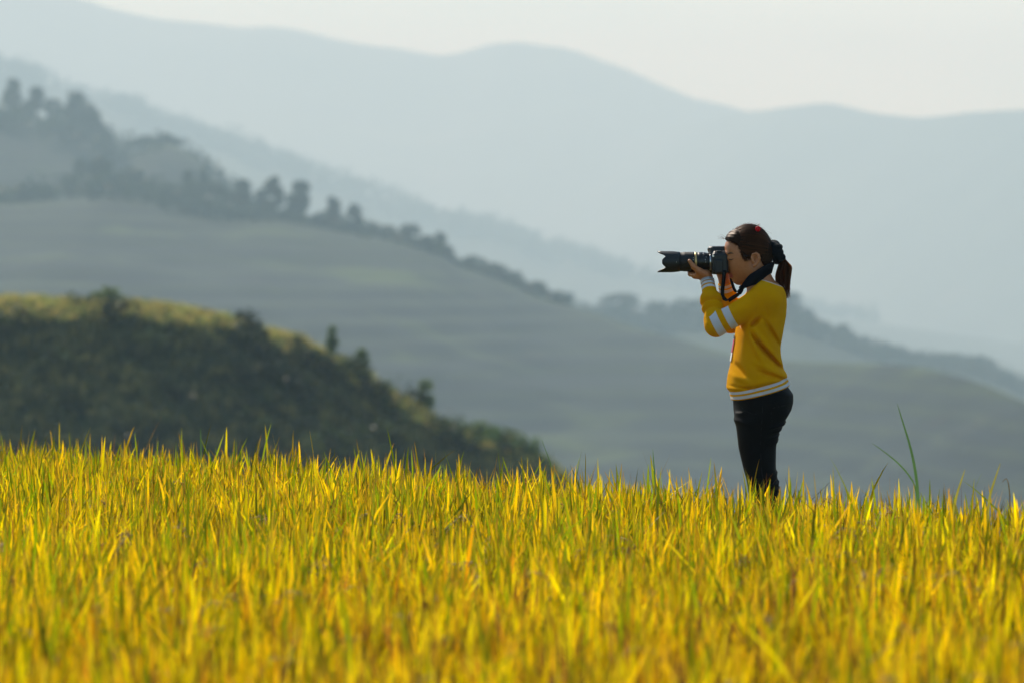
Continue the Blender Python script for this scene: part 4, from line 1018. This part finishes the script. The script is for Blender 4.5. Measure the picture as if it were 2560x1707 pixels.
# ---- hair
def poly_sd(X, Z, P):
    """signed distance to a polygon in the x-z plane, negative inside"""
    d = np.full(np.broadcast(X, Z).shape, 9.0, np.float32); ins = np.zeros(d.shape, bool); n = len(P)
    for i in range(n):
        a, b_ = P[i], P[(i + 1) % n]; ex, ez = b_[0] - a[0], b_[1] - a[1]
        tt = np.clip(((X - a[0]) * ex + (Z - a[1]) * ez) / (ex * ex + ez * ez), 0, 1)
        d = np.minimum(d, np.sqrt((X - a[0] - tt * ex) ** 2 + (Z - a[1] - tt * ez) ** 2))
        if abs(ez) > 1e-9:
            ins ^= ((a[1] > Z) != (b_[1] > Z)) & (X < ex * (Z - a[1]) / ez + a[0])
    return np.where(ins, -d, d)
HAIRLINE = [(1809, 597), (1815, 602), (1826, 605), (1838, 610), (1846, 619), (1850, 632), (1855, 643), (1863, 649), (1871, 646), (1876, 639), (1882, 633), (1890, 632), (1897, 637), (1900, 650), (1906, 664), (1914, 672), (1926, 668)]
HPOLY = [(wx(a), wz(b_)) for a, b_ in HAIRLINE + [(1965, 640), (1965, 540), (1790, 540)]]
hvv = Vol((wx(1800), -0.10, wz(685)), (wx(1960), 0.10, wz(550)), 0.003)
hvv.ell(HC + np.array([0.001, 0, 0.002]), (0.0885, 0.0745, 0.0975), 0, rot=-0.15)
hvv.ell(W(1838, 602), (0.038, 0.056, 0.036), 0.03)
hvv.ell(W(1902, 650), (0.040, 0.055, 0.040), 0.03)
hvv.cone(W(1912, 625), W(1938, 630), 0.035, 0.016, 0.03)
sl, X, Y, Z = hvv.box((-1, -1, -1), (3, 3, 3))
fl = np.arctan2(Z - wz(632), wx(1940) - X)
hvv.D = (hvv.D - 0.0011 * np.sin(fl * 34 + 3 * np.sin(Y * 60)) - 0.0007 * np.sin(fl * 77 + Y * 90)).astype(np.float32)
hvv.D = smax(hvv.D, poly_sd(X, Z, HPOLY) + 0 * Y, 0.006).astype(np.float32)
Vh, Fh = hvv.mesh(1)
t = NT('brown_hair'); b = t.n('ShaderNodeBsdfPrincipled'); co = t.n('ShaderNodeTexCoord').outputs['Object']
st = t.n('ShaderNodeAttribute', attribute_name='strand', attribute_type='GEOMETRY').outputs['Fac']
nz = t.noise(120, 4, co); c = t.ramp(nz.outputs['Fac'], [(0.3, (0.004, 0.0024, 0.002)), (0.72, (0.030, 0.011, 0.006))]).outputs[0]
c = t.mix(st, c, (0.20, 0.070, 0.026))
t.l(c, b.inputs['Base Color']); b.inputs['Roughness'].default_value = 0.52; b.inputs['Specular IOR Level'].default_value = 0.2; b.inputs['Specular Tint'].default_value = (1, 0.55, 0.33, 1)
tr = t.n('ShaderNodeBsdfTranslucent'); tr.inputs[0].default_value = (0.42, 0.12, 0.035, 1); mx = t.n('ShaderNodeMixShader'); mx.inputs[0].default_value = 0.08
t.l(b.outputs[0], mx.inputs[1]); t.l(tr.outputs[0], mx.inputs[2]); t.l(mx.outputs[0], t.out.inputs[0]); m_hair = t.m
m_hair2 = m_hair.copy(); m_hair2.name = 'brown_hair_strands'
for nd2 in m_hair2.node_tree.nodes:
    if nd2.type == 'MIX_SHADER': nd2.inputs[0].default_value = 0.34
hair = mesh_np('hair', Vh, Fh, m_hair, person); hair['label'] = 'dark brown hair swept back into a ponytail'
def ribbon(P, w, side, thick=0.0):
    """flat strip along P with half widths w, lying along vector(s) side; thick>0 makes it solid"""
    P = np.asarray(P, float); n = len(P); w = np.broadcast_to(np.asarray(w, float), (n,)); S = np.broadcast_to(np.asarray(side, float), (n, 3))
    T = np.gradient(P, axis=0); T /= np.linalg.norm(T, axis=1)[:, None] + 1e-9
    S = S - T * (S * T).sum(1)[:, None]; S = S / (np.linalg.norm(S, axis=1)[:, None] + 1e-9)
    if not thick:
        V = np.stack([P - S * w[:, None], P + S * w[:, None]], 1).reshape(-1, 3); i = np.arange(n - 1)[:, None] * 2
        return V, i + np.array([[0, 1, 3, 2]])
    N_ = np.cross(T, S) * thick / 2
    V = np.stack([P - S * w[:, None] - N_, P + S * w[:, None] - N_, P + S * w[:, None] + N_, P - S * w[:, None] + N_], 1).reshape(-1, 3); i = np.arange(n - 1)[:, None] * 4
    F = np.concatenate([i + np.array([[a, (a + 1) % 4, 4 + (a + 1) % 4, 4 + a]]) for a in range(4)])
    return V, np.concatenate([F, [[3, 2, 1, 0]], [[n * 4 - 4, n * 4 - 3, n * 4 - 2, n * 4 - 1]]])
# strands combed back over the skull to the band
g = np.random.default_rng(3); parts = []
kn = W(1936, 631)
HR = np.array([0.0900, 0.0762, 0.0995])
for i in range(760):
    th = g.uniform(-2.3, 2.3)         # round the hairline from ear to ear over the brow
    f = g.uniform(0, 1)
    fx, fz = np.interp(abs(th), [0, 0.5, 0.9, 1.3, 1.7, 2.3], [wx(1810), wx(1816), wx(1832), wx(1850), wx(1866), wx(1890)]), np.interp(abs(th), [0, 0.5, 0.9, 1.3, 1.7, 2.3], [wz(596), wz(600), wz(606), wz(628), wz(640), wz(628)])
    fy = np.sign(th) * np.interp(abs(th), [0, 0.5, 0.9, 1.3, 2.3], [0, 0.035, 0.058, 0.072, 0.08])
    a = (np.array([fx, fy, fz]) - HC) / HR; b_ = (kn + np.array([0, fy * 0.12, g.normal(0, 0.006)]) - HC) / HR
    if abs(th) < 1.25 : a = a + np.array([f * 0.9, 0, f * 0.25])
    a /= np.linalg.norm(a); b_ /= np.linalg.norm(b_)
    om = math.acos(np.clip(a @ b_, -1, 1)); ts = np.linspace(0, 0.98, 12)
    lift = np.array([0, 0, 0.0])
    D_ = (np.sin((1 - ts) * om)[:, None] * a + np.sin(ts * om)[:, None] * b_) / math.sin(om)
    if abs(th) < 0.35: pass
    r = 1.0 + g.uniform(-0.012, 0.030) * np.sin(ts * np.pi) ** 0.7
    P = HC + D_ * HR * r[:, None]
    P[:, 2] += 0.004
    S = np.cross(np.gradient(P, axis=0), D_)
    parts.append(ribbon(P, g.uniform(0.0008, 0.0020) * np.sin(np.clip(ts * 0.94 + 0.06, 0, 1) * np.pi) ** 0.5 + 0.0002, S))
# flyaway hairs at the brow and crown
for i in range(11):
    s0 = W(g.uniform(1808, 1816), g.uniform(592, 600), g.uniform(-0.05, 0.02)); L = g.uniform(6, 24)
    e = s0 + np.array([-L * u, g.normal(0, 0.01), g.uniform(-2, 10) * u])
    parts.append(tube(spline([s0, (s0 + e) / 2 + np.array([0, 0, g.uniform(-4, 2) * u]), e], 6), np.linspace(0.00035, 0.00015, 6), 3))
for i in range(14):
    s0 = W(g.uniform(1860, 1900), 565, g.uniform(-0.03, 0.03)); e = s0 + np.array([g.uniform(-12, 14) * u, 0, g.uniform(2, 7) * u])
    parts.append(tube(spline([s0, (s0 + e) / 2 + np.array([0, 0, 2 * u]), e], 5), np.linspace(0.0006, 0.0003, 5), 3))
for i in range(150):
    a_ = g.uniform(-0.4, 3.0); y_ = g.uniform(-0.06, 0.05); rr = math.sqrt(max(0.05, 1 - (y_ / HR[1]) ** 2))
    s0 = HC + np.array([-HR[0] * math.cos(a_) * rr * -1 if False else HR[0] * math.cos(a_) * rr, y_, HR[2] * math.sin(a_) * rr + 0.003])
    if s0[0] < wx(1812) : continue
    out = (s0 - HC) / np.linalg.norm(s0 - HC); tan = np.array([out[2], 0, -out[0]])
    L_ = g.uniform(0.012, 0.04); e = s0 + tan * L_ + out * g.uniform(0.001, 0.008)
    parts.append(tube(spline([s0, s0 + tan * L_ * 0.5 + out * g.uniform(0.001, 0.007), e], 6), np.linspace(0.0004, 0.0002, 6), 3))
hl = np.array(HAIRLINE[2:10], float)
for i in range(90):     # wisps at the temple and sideburn
    t_ = g.uniform(0, len(hl) - 1.001); k_ = int(t_); a_ = hl[k_] + (hl[k_ + 1] - hl[k_]) * (t_ - k_); L_ = g.uniform(3, 9)
    d_ = np.array([g.uniform(-0.5, 0.5), 1.0]) if t_ > 3 else np.array([-0.6, g.uniform(0.3, 1.0)])
    pts = [onface(a_[0] - d_[0] * 5, a_[1] - d_[1] * 5, 0.006), onface(a_[0], a_[1], 0.005), onface(a_[0] + d_[0] * L_ * 0.6, a_[1] + d_[1] * L_ * 0.6, 0.0022), onface(a_[0] + d_[0] * L_, a_[1] + d_[1] * L_, 0.0008)]
    parts.append(tube(spline(pts, 7), np.linspace(0.0011, 0.0003, 7), 3))
V_, F_ = join(parts); ho = mesh_np('hair_strands', V_, F_, m_hair2, hair)
set_attr(ho, 'strand', np.concatenate([np.full(len(p_[0]), g.uniform() ** 3 * 0.7) for p_ in parts]))
# ponytail
parts = []
for i in range(330):
    o = g.normal(0, 1, 2); o /= max(1, np.linalg.norm(o) / 1.0); sp = g.uniform(0.9, 1.05)
    wv = g.normal(0, 0.0015)
    C = [(1938, 634, 5), (1954, 636, 10), (1963, 648, 13), (1962, 668, 17), (1957, 692, 18), (1959, 716, 14), (1964, 735, 10), (1970, 750, 6)]
    P = []
    for k_, (a, q, r) in enumerate(C):
        nrm = np.array([1, 0.25]) if k_ > 2 else np.array([0.5, 0.9])
        P.append(W(a + o[0] * r * nrm[0], q * 1 + (o[0] * r * nrm[1] if k_ <= 2 else 0), o[1] * r * u * 0.9))
    m_ = 1 - 0.34 * g.uniform() ** 1.2; Q = spline(P, 30); Q = Q[:max(6, int(30 * m_))]
    Q[:, 0] += wv * np.linspace(0, 2, len(Q)) + 0.0012 * np.sin(np.linspace(0, 9, len(Q)) + o[0] * 3); ts = np.linspace(0, 1, len(Q))
    parts.append(ribbon(Q, 0.0019 * (1 - ts ** 3 * 0.85), np.array([g.normal(), g.normal(), 0.01])))
V_, F_ = join(parts); pt = mesh_np('ponytail', V_, F_, m_hair2, hair)
set_attr(pt, 'strand', np.concatenate([np.full(len(p_[0]), g.uniform() ** 2.5 * 0.9) for p_ in parts]))
# scrunchie: ruffled ring
m_scr = simple_mat('black_velvet', (0.004, 0.005, 0.008), 0.85, 0.3, 60, spec=0.15, sheen=0.05)
v = Vol((wx(1910), -0.06, wz(675)), (wx(1980), 0.06, wz(590)), 0.0028)
ax1 = np.array([0.94, 0, 0.34]); up1 = np.array([-0.34, 0, 0.94])
for i in range(11):
    a = i / 11 * 2 * math.pi; c_ = W(1940, 630) + up1 * (0.027 + 0.005 * (i % 2)) * math.cos(a) * 1.1 + np.array([0, 1, 0]) * 0.026 * math.sin(a) + ax1 * g.normal(0, 0.005)
    v.ell(c_, (0.023 + 0.004 * g.uniform(), 0.017, 0.0145 + 0.005 * g.uniform()), 0.003, rot=g.uniform(-0.5, 0.5))
V_, F_ = v.mesh(1); mesh_np('scrunchie', V_, F_, m_scr, hair)
# red flower clip
m_clip = simple_mat('red_beads', (0.62, 0.006, 0.012), 0.45, 0.4, 300, spec=0.2)
v = Vol((wx(1880), -0.08, wz(590)), (wx(1908), 0.0, wz(558)), 0.0018)
for i in range(9):
    a = i / 8 * 2 * math.pi; r = 0.0 if i == 8 else 0.0075
    v.ell(W(1893.5, 573, -0.052) + np.array([r * math.cos(a), -0.003 if i == 8 else 0.001, r * math.sin(a)]), (0.0042,) * 3, 0.001)
V_, F_ = v.mesh(0); mesh_np('hair_clip', V_, F_, m_clip, hair)
# closed eye, brow
m_dark = simple_mat('dark_lash', (0.015, 0.010, 0.009), 0.6, 0.2, 80)
V_, F_ = tube(spline([onface(1821, 649), onface(1824, 650.5), onface(1828, 650), onface(1833, 648)], 8), np.array([.4, .9, 1.2, 1.2, 1.1, 1, .7, .3]) * 0.0018, 5); mesh_np('eyelash', V_, F_, m_dark, person)
V_, F_ = tube(spline([onface(1818, 636), onface(1823, 633), onface(1829, 633), onface(1836, 636)], 8), np.array([.5, 1, 1.2, 1.2, 1.1, .9, .6, .3]) * 0.0021, 5); mesh_np('eyebrow', V_, F_, m_dark, person)
# bracelet watch: chain of small links
m_steel = simple_mat('pale_bracelet', (0.50, 0.48, 0.49), 0.35, 0.6, 260, metal=0.5)
axw = (WRn - ELn) / np.linalg.norm(WRn - ELn); e1 = np.cross(axw, [0, 1, 0]); e1 /= np.linalg.norm(e1); e2 = np.cross(axw, e1)
br = empty('bracelet'); br.parent = person
cb = WRn - axw * 0.006; lk = None
for i in range(22):
    a = i / 22 * 2 * math.pi; n_ = e1 * math.cos(a) + e2 * math.sin(a); tg = -e1 * math.sin(a) + e2 * math.cos(a); c_ = cb + n_ * 0.0262
    if lk is None:
        sgnv = [(-1, -1, -1), (-1, -1, 1), (-1, 1, -1), (-1, 1, 1), (1, -1, -1), (1, -1, 1), (1, 1, -1), (1, 1, 1)]
        lv = np.array([(s0 * 0.0034, s1 * 0.0018, s2 * 0.0062) for s0, s1, s2 in sgnv]); lf = np.array([(0, 1, 3, 2), (4, 6, 7, 5), (0, 4, 5, 1), (2, 3, 7, 6), (0, 2, 6, 4), (1, 5, 7, 3)])
        o = mesh_np('link', lv, lf, m_steel, br, smooth=False); lk = o
    else:
        o = bpy.data.objects.new('link', lk.data); COL.objects.link(o); o.parent = br
    M = Matrix((tuple(tg), tuple(n_), tuple(axw))).transposed().to_4x4(); M.translation = Vector(c_); o.matrix_local = M

# ------------------------------------------------------------------ the camera she holds
camera = empty('photo_camera', (WX, WY, 0.0))
tag(camera, 'black single lens reflex camera with long lens held at the photographer\'s eye', 'camera')
m_body = simple_mat('camera_black', (0.006, 0.006, 0.007), 0.42, 0.3, 120, bump=0.2, bscale=1500)
m_rub = simple_mat('lens_rubber', (0.005, 0.005, 0.006), 0.6, 0.3, 80)
m_barrel = simple_mat('lens_barrel', (0.006, 0.006, 0.007), 0.36, 0.2, 80)
m_gold = simple_mat('gold_ring', (0.62, 0.40, 0.16), 0.35, 0.1, 80, metal=0.6)
m_silv = simple_mat('mount_ring', (0.55, 0.55, 0.56), 0.3, 0.1, 80, metal=0.9)
m_mark = simple_mat('white_marks', (0.75, 0.75, 0.73), 0.6, 0.05, 80)
AX = W(0, 655, AXY)
def lathe(prof, name, mat, k=48, parent=None, cap=True):
    """prof: (photo column, radius in m) along the lens axis"""
    th = np.linspace(0, 2 * np.pi, k, endpoint=False)
    V = np.array([[(wx(p), AXY + r * math.cos(a), AX[2] + r * math.sin(a)) for a in th] for p, r in prof]).reshape(-1, 3); n = len(prof)
    i = np.arange(n - 1)[:, None]; j = np.arange(k)[None, :]; F = np.stack([i * k + j, (i + 1) * k + j, (i + 1) * k + (j + 1) % k, i * k + (j + 1) % k], -1).reshape(-1, 4)
    return mesh_np(name, V, F, mat, parent or camera, smooth=False if False else True)
lens = lathe([(1779, 0.028), (1777, 0.0325), (1770, 0.034), (1763, 0.0372), (1758, 0.0378), (1757.5, 0.0370), (1757, 0.0378), (1746, 0.0378), (1745.5, 0.037), (1742, 0.037)], 'lens', m_barrel)
lathe([(1742, 0.0370), (1741, 0.0384), (1737, 0.0384), (1736.5, 0.037)], 'gold_ring', m_gold, parent=lens)
zr = [(1736.5, 0.037), (1735, 0.0378)]
for i in range(13): zr += [(1733 - i * 1.7, 0.0388), (1732.3 - i * 1.7, 0.0381)]
zr += [(1709, 0.0386), (1708, 0.0375), (1702, 0.0372), (1699, 0.036), (1697, 0.030)]
lathe(zr, 'zoom_ring', m_rub, parent=lens)
lathe([(1779.5, 0.0332), (1777, 0.0340), (1775, 0.0340), (1774, 0.0330)], 'mount_ring', m_silv, parent=lens)
gl = NT('lens_glass'); gb = gl.n('ShaderNodeBsdfPrincipled'); gb.inputs['Base Color'].default_value = (0.01, 0.012, 0.02, 1); gb.inputs['Roughness'].default_value = 0.05; gb.inputs['Coat Weight'].default_value = 0.6; gl.l(gb.outputs[0], gl.out.inputs[0])
lathe([(1701, 0.034), (1699.5, 0.028), (1698.5, 0.018), (1698, 0.0004)], 'front_element', gl.m, parent=lens)
# petal hood: edge runs forward at top and bottom, a small petal at each side
k = 96; th = np.linspace(0, 2 * np.pi, k, endpoint=False); el = np.abs(np.sin(th))
def edge(e):      # photograph column of the rim by |height|/R
    return np.interp(e, [0, 0.16, 0.34, 0.48, 0.55, 0.66, 0.80, 0.93, 1.0], [1656, 1656, 1659.5, 1664, 1664, 1660, 1651, 1645.5, 1644])
V = []
for r0, r1 in ((0.0385, 0.0418), (0.0360, 0.0393)):
    for s in np.linspace(0, 1, 8):
        c_ = 1700 + (edge(el) - 1700) * s; r = r0 + (r1 - r0) * min(1, s * 3) if r0 > 0.037 else r0 + (r1 - r0) * min(1, s * 3)
        V.append(np.stack([wx(c_), AXY + r * np.cos(th), AX[2] + r * np.sin(th)], -1))
V = np.concatenate(V); j = np.arange(k); F = []
for i in range(7):
    F.append(np.stack([i * k + j, (i + 1) * k + j, (i + 1) * k + (j + 1) % k, i * k + (j + 1) % k], -1)); F.append(F[-1][:, ::-1] + 8 * k)
F.append(np.stack([7 * k + j, 15 * k + j, 15 * k + (j + 1) % k, 7 * k + (j + 1) % k], -1)); F.append(np.stack([j, (j + 1) % k, 8 * k + (j + 1) % k, 8 * k + j], -1))
mesh_np('lens_hood', V, np.concatenate(F), simple_mat('hood_plastic', (0.006, 0.007, 0.009), 0.5, 0.2, 60), camera)
def mark(p, q, w, h, mat, parent, r=0.0395):
    """small flat print on the near side of the barrel"""
    z_ = wz(q) - AX[2]; yy = AXY - math.sqrt(max(r * r - z_ * z_, 1e-6)) 
    V = np.array([(wx(p - w / 2), yy - 0.0003, wz(q + h / 2)), (wx(p + w / 2), yy - 0.0003, wz(q + h / 2)), (wx(p + w / 2), yy - 0.0003, wz(q - h / 2)), (wx(p - w / 2), yy - 0.0003, wz(q - h / 2))])
    return V
parts = [(mark(p, q, w, h, None, None), np.array([[0, 1, 2, 3]])) for p, q, w, h in ((1757, 634.5, 3.5, 1.2), (1733, 645, 1.0, 1.8), (1733, 650, 1.0, 2.2), (1765, 643, 0.7, 3), (1763, 650, .7, 3), (1764, 656, .7, 2.5))]
for V, F in parts: mesh_np('printed_mark', V, F, m_mark, lens, smooth=False)
V = mark(1690.5, 655.8, 0.8, 3.6, None, None, 0.0422); mesh_np('hood_mark', V, np.array([[0, 1, 2, 3]]), simple_mat('grey_mark', (0.3, 0.3, 0.3), 0.6, 0.1, 60), camera, smooth=False)
# body: rounded shell, grip, prism hump
v = Vol((wx(1764), -0.075, wz(694)), (wx(1826), 0.13, wz(610)), 0.0026)
def rbox(v, c, hs, r, k=0.004, mode='u'):
    c = np.array(c); hs = np.array(hs)
    def fn(X, Y, Z):
        qx, qy, qz = np.abs(X - c[0]) - hs[0] + r, np.abs(Y - c[1]) - hs[1] + r, np.abs(Z - c[2]) - hs[2] + r
        return np.sqrt(np.maximum(qx, 0) ** 2 + np.maximum(qy, 0) ** 2 + np.maximum(qz, 0) ** 2) + np.minimum(np.maximum(qx, np.maximum(qy, qz)), 0) - r
    v.add(fn, c - hs, c + hs, k, mode)
rbox(v, W(1799, 660, AXY + 0.002), (19 * u, 0.069, 26 * u), 0.010)
rbox(v, W(1792, 658, AXY + 0.058), (26 * u, 0.016, 26 * u), 0.012, 0.01)          # grip on the far side
v.cone(W(1777, 626, AXY), W(1812, 632, AXY), 0.0120, 0.0225, 0.010)                # prism and flash hump
v.cone(W(1774, 622, AXY - 0.014), W(1774, 622, AXY + 0.014), 0.0055, 0.0055, 0.008)
rbox(v, W(1796, 628, AXY), (21 * u, 0.034, 11.5 * u), 0.009, 0.010); rbox(v, W(1800, 636, AXY), (17 * u, 0.055, 8 * u), 0.008, 0.012)
v.cone(W(1783, 655, AXY), W(1780, 655, AXY), 0.034, 0.033, 0.006)                 # mount boss
rbox(v, W(1797, 667, AXY - 0.069), (9 * u, 0.004, 17 * u), 0.0035, 0.001)          # port cover on the near side
V_, F_ = v.mesh(1); cb_ = mesh_np('camera_body', V_, F_, m_body, camera)
v = Vol((wx(1812), -0.02, wz(665)), (wx(1830), 0.065, wz(632)), 0.0022)
rbox(v, W(1820, 646, AXY + 0.004), (5 * u, 0.021, 9 * u), 0.004); V_, F_ = v.mesh(1); mesh_np('eyecup', V_, F_, m_rub, camera)
def disc(c, ax, r, h, mat, name, k=28, parent=None):
    P = np.array([c, c + np.array(ax) * h * 0.8, c + np.array(ax) * h]); V, F = tube(P, [r, r, r * 0.9], k); return mesh_np(name, V, F, mat, parent or cb_, smooth=False)
dl = disc(W(1797, 634, AXY - 0.048), (0, 0, 1), 0.0115, 0.010, m_body, 'mode_dial')
disc(W(1797, 627.6, AXY - 0.048), (0, 0, 1), 0.0105, 0.0006, m_silv, 'dial_plate', parent=dl)
disc(W(1782, 641, AXY - 0.0675), (0, -1, 0), 0.0042, 0.003, m_silv, 'strap_lug')
disc(W(1786, 648, AXY - 0.0665), (0, -1, 0), 0.004, 0.003, m_rub, 'flash_button')
disc(W(1784, 676, AXY - 0.0665), (0, -1, 0), 0.005, 0.004, m_rub, 'focus_switch')
v = Vol((wx(1790), -0.075, wz(692)), (wx(1824), 0.12, wz(640)), 0.003); rbox(v, W(1812, 664, AXY), (8 * u, 0.060, 19 * u), 0.004); V_, F_ = v.mesh(1); mesh_np('rear_panel', V_, F_, m_rub, camera)
# strap: broad neck pad and two thin webbing ends
m_strap = simple_mat('strap_webbing', (0.004, 0.0045, 0.006), 0.7, 0.3, 120, bump=0.2, bscale=1200, spec=0.15)
m_pad = simple_mat('strap_neck_pad', (0.004, 0.005, 0.009), 0.8, 0.25, 60, bump=0.2, bscale=700, spec=0.12)
strap = empty('neck_strap'); strap.parent = camera
P = spline([W(1846, 735, -0.105), W(1856, 716, -0.099), W(1872, 704, -0.094), W(1892, 692, -0.084), W(1912, 677, -0.066), W(1928, 670, -0.035), W(1934, 669, 0.0), W(1928, 670, 0.035), W(1912, 677, 0.066), W(1892, 692, 0.084), W(1872, 704, 0.094), W(1852, 722, 0.10)], 60)
S = np.array([0.35, -0.25, 1.0])[None, :] * np.ones((60, 1)); S[:, 0] = np.interp(np.linspace(0, 1, 60), [0, 0.15, 0.5, 0.85, 1], [0.75, 0.65, 0.25, 0.65, 0.75]); S[:, 1] = np.interp(np.linspace(0, 1, 60), [0, 0.5, 1], [0.35, 0, -0.35])
V_, F_ = ribbon(P, np.interp(np.linspace(0, 1, 60), [0, 0.1, 0.22, 0.78, 0.9, 1], [0.007, 0.011, 0.0235, 0.0235, 0.011, 0.007]), S, 0.004); mesh_np('neck_pad', V_, F_, m_pad, strap)
def web(pts, w, n=40, side=(0.9, 0.3, 0.1)):
    V_, F_ = ribbon(spline(pts, n), w, side, 0.002); mesh_np('webbing', V_, F_, m_strap, strap)
web([W(1809, 676, -0.050), W(1809, 690, -0.052), W(1807, 705, -0.055), W(1805, 722, -0.058), W(1804, 738, -0.06), W(1808, 747, -0.062), W(1816, 752, -0.064), W(1826, 751, -0.07), W(1836, 742, -0.085), W(1846, 734, -0.104)], 0.0075)
web([W(1823, 672, 0.085), W(1828, 690, 0.06), W(1830, 705, 0.03), W(1834, 722, -0.01), W(1840, 732, -0.03), W(1846, 727, -0.06), W(1852, 718, -0.097)], 0.0058)
web([W(1820, 752, -0.068), W(1828, 746, -0.074), W(1838, 740, -0.080), W(1846, 734, -0.09)], 0.0085, side=(0.3, 0.2, 1))
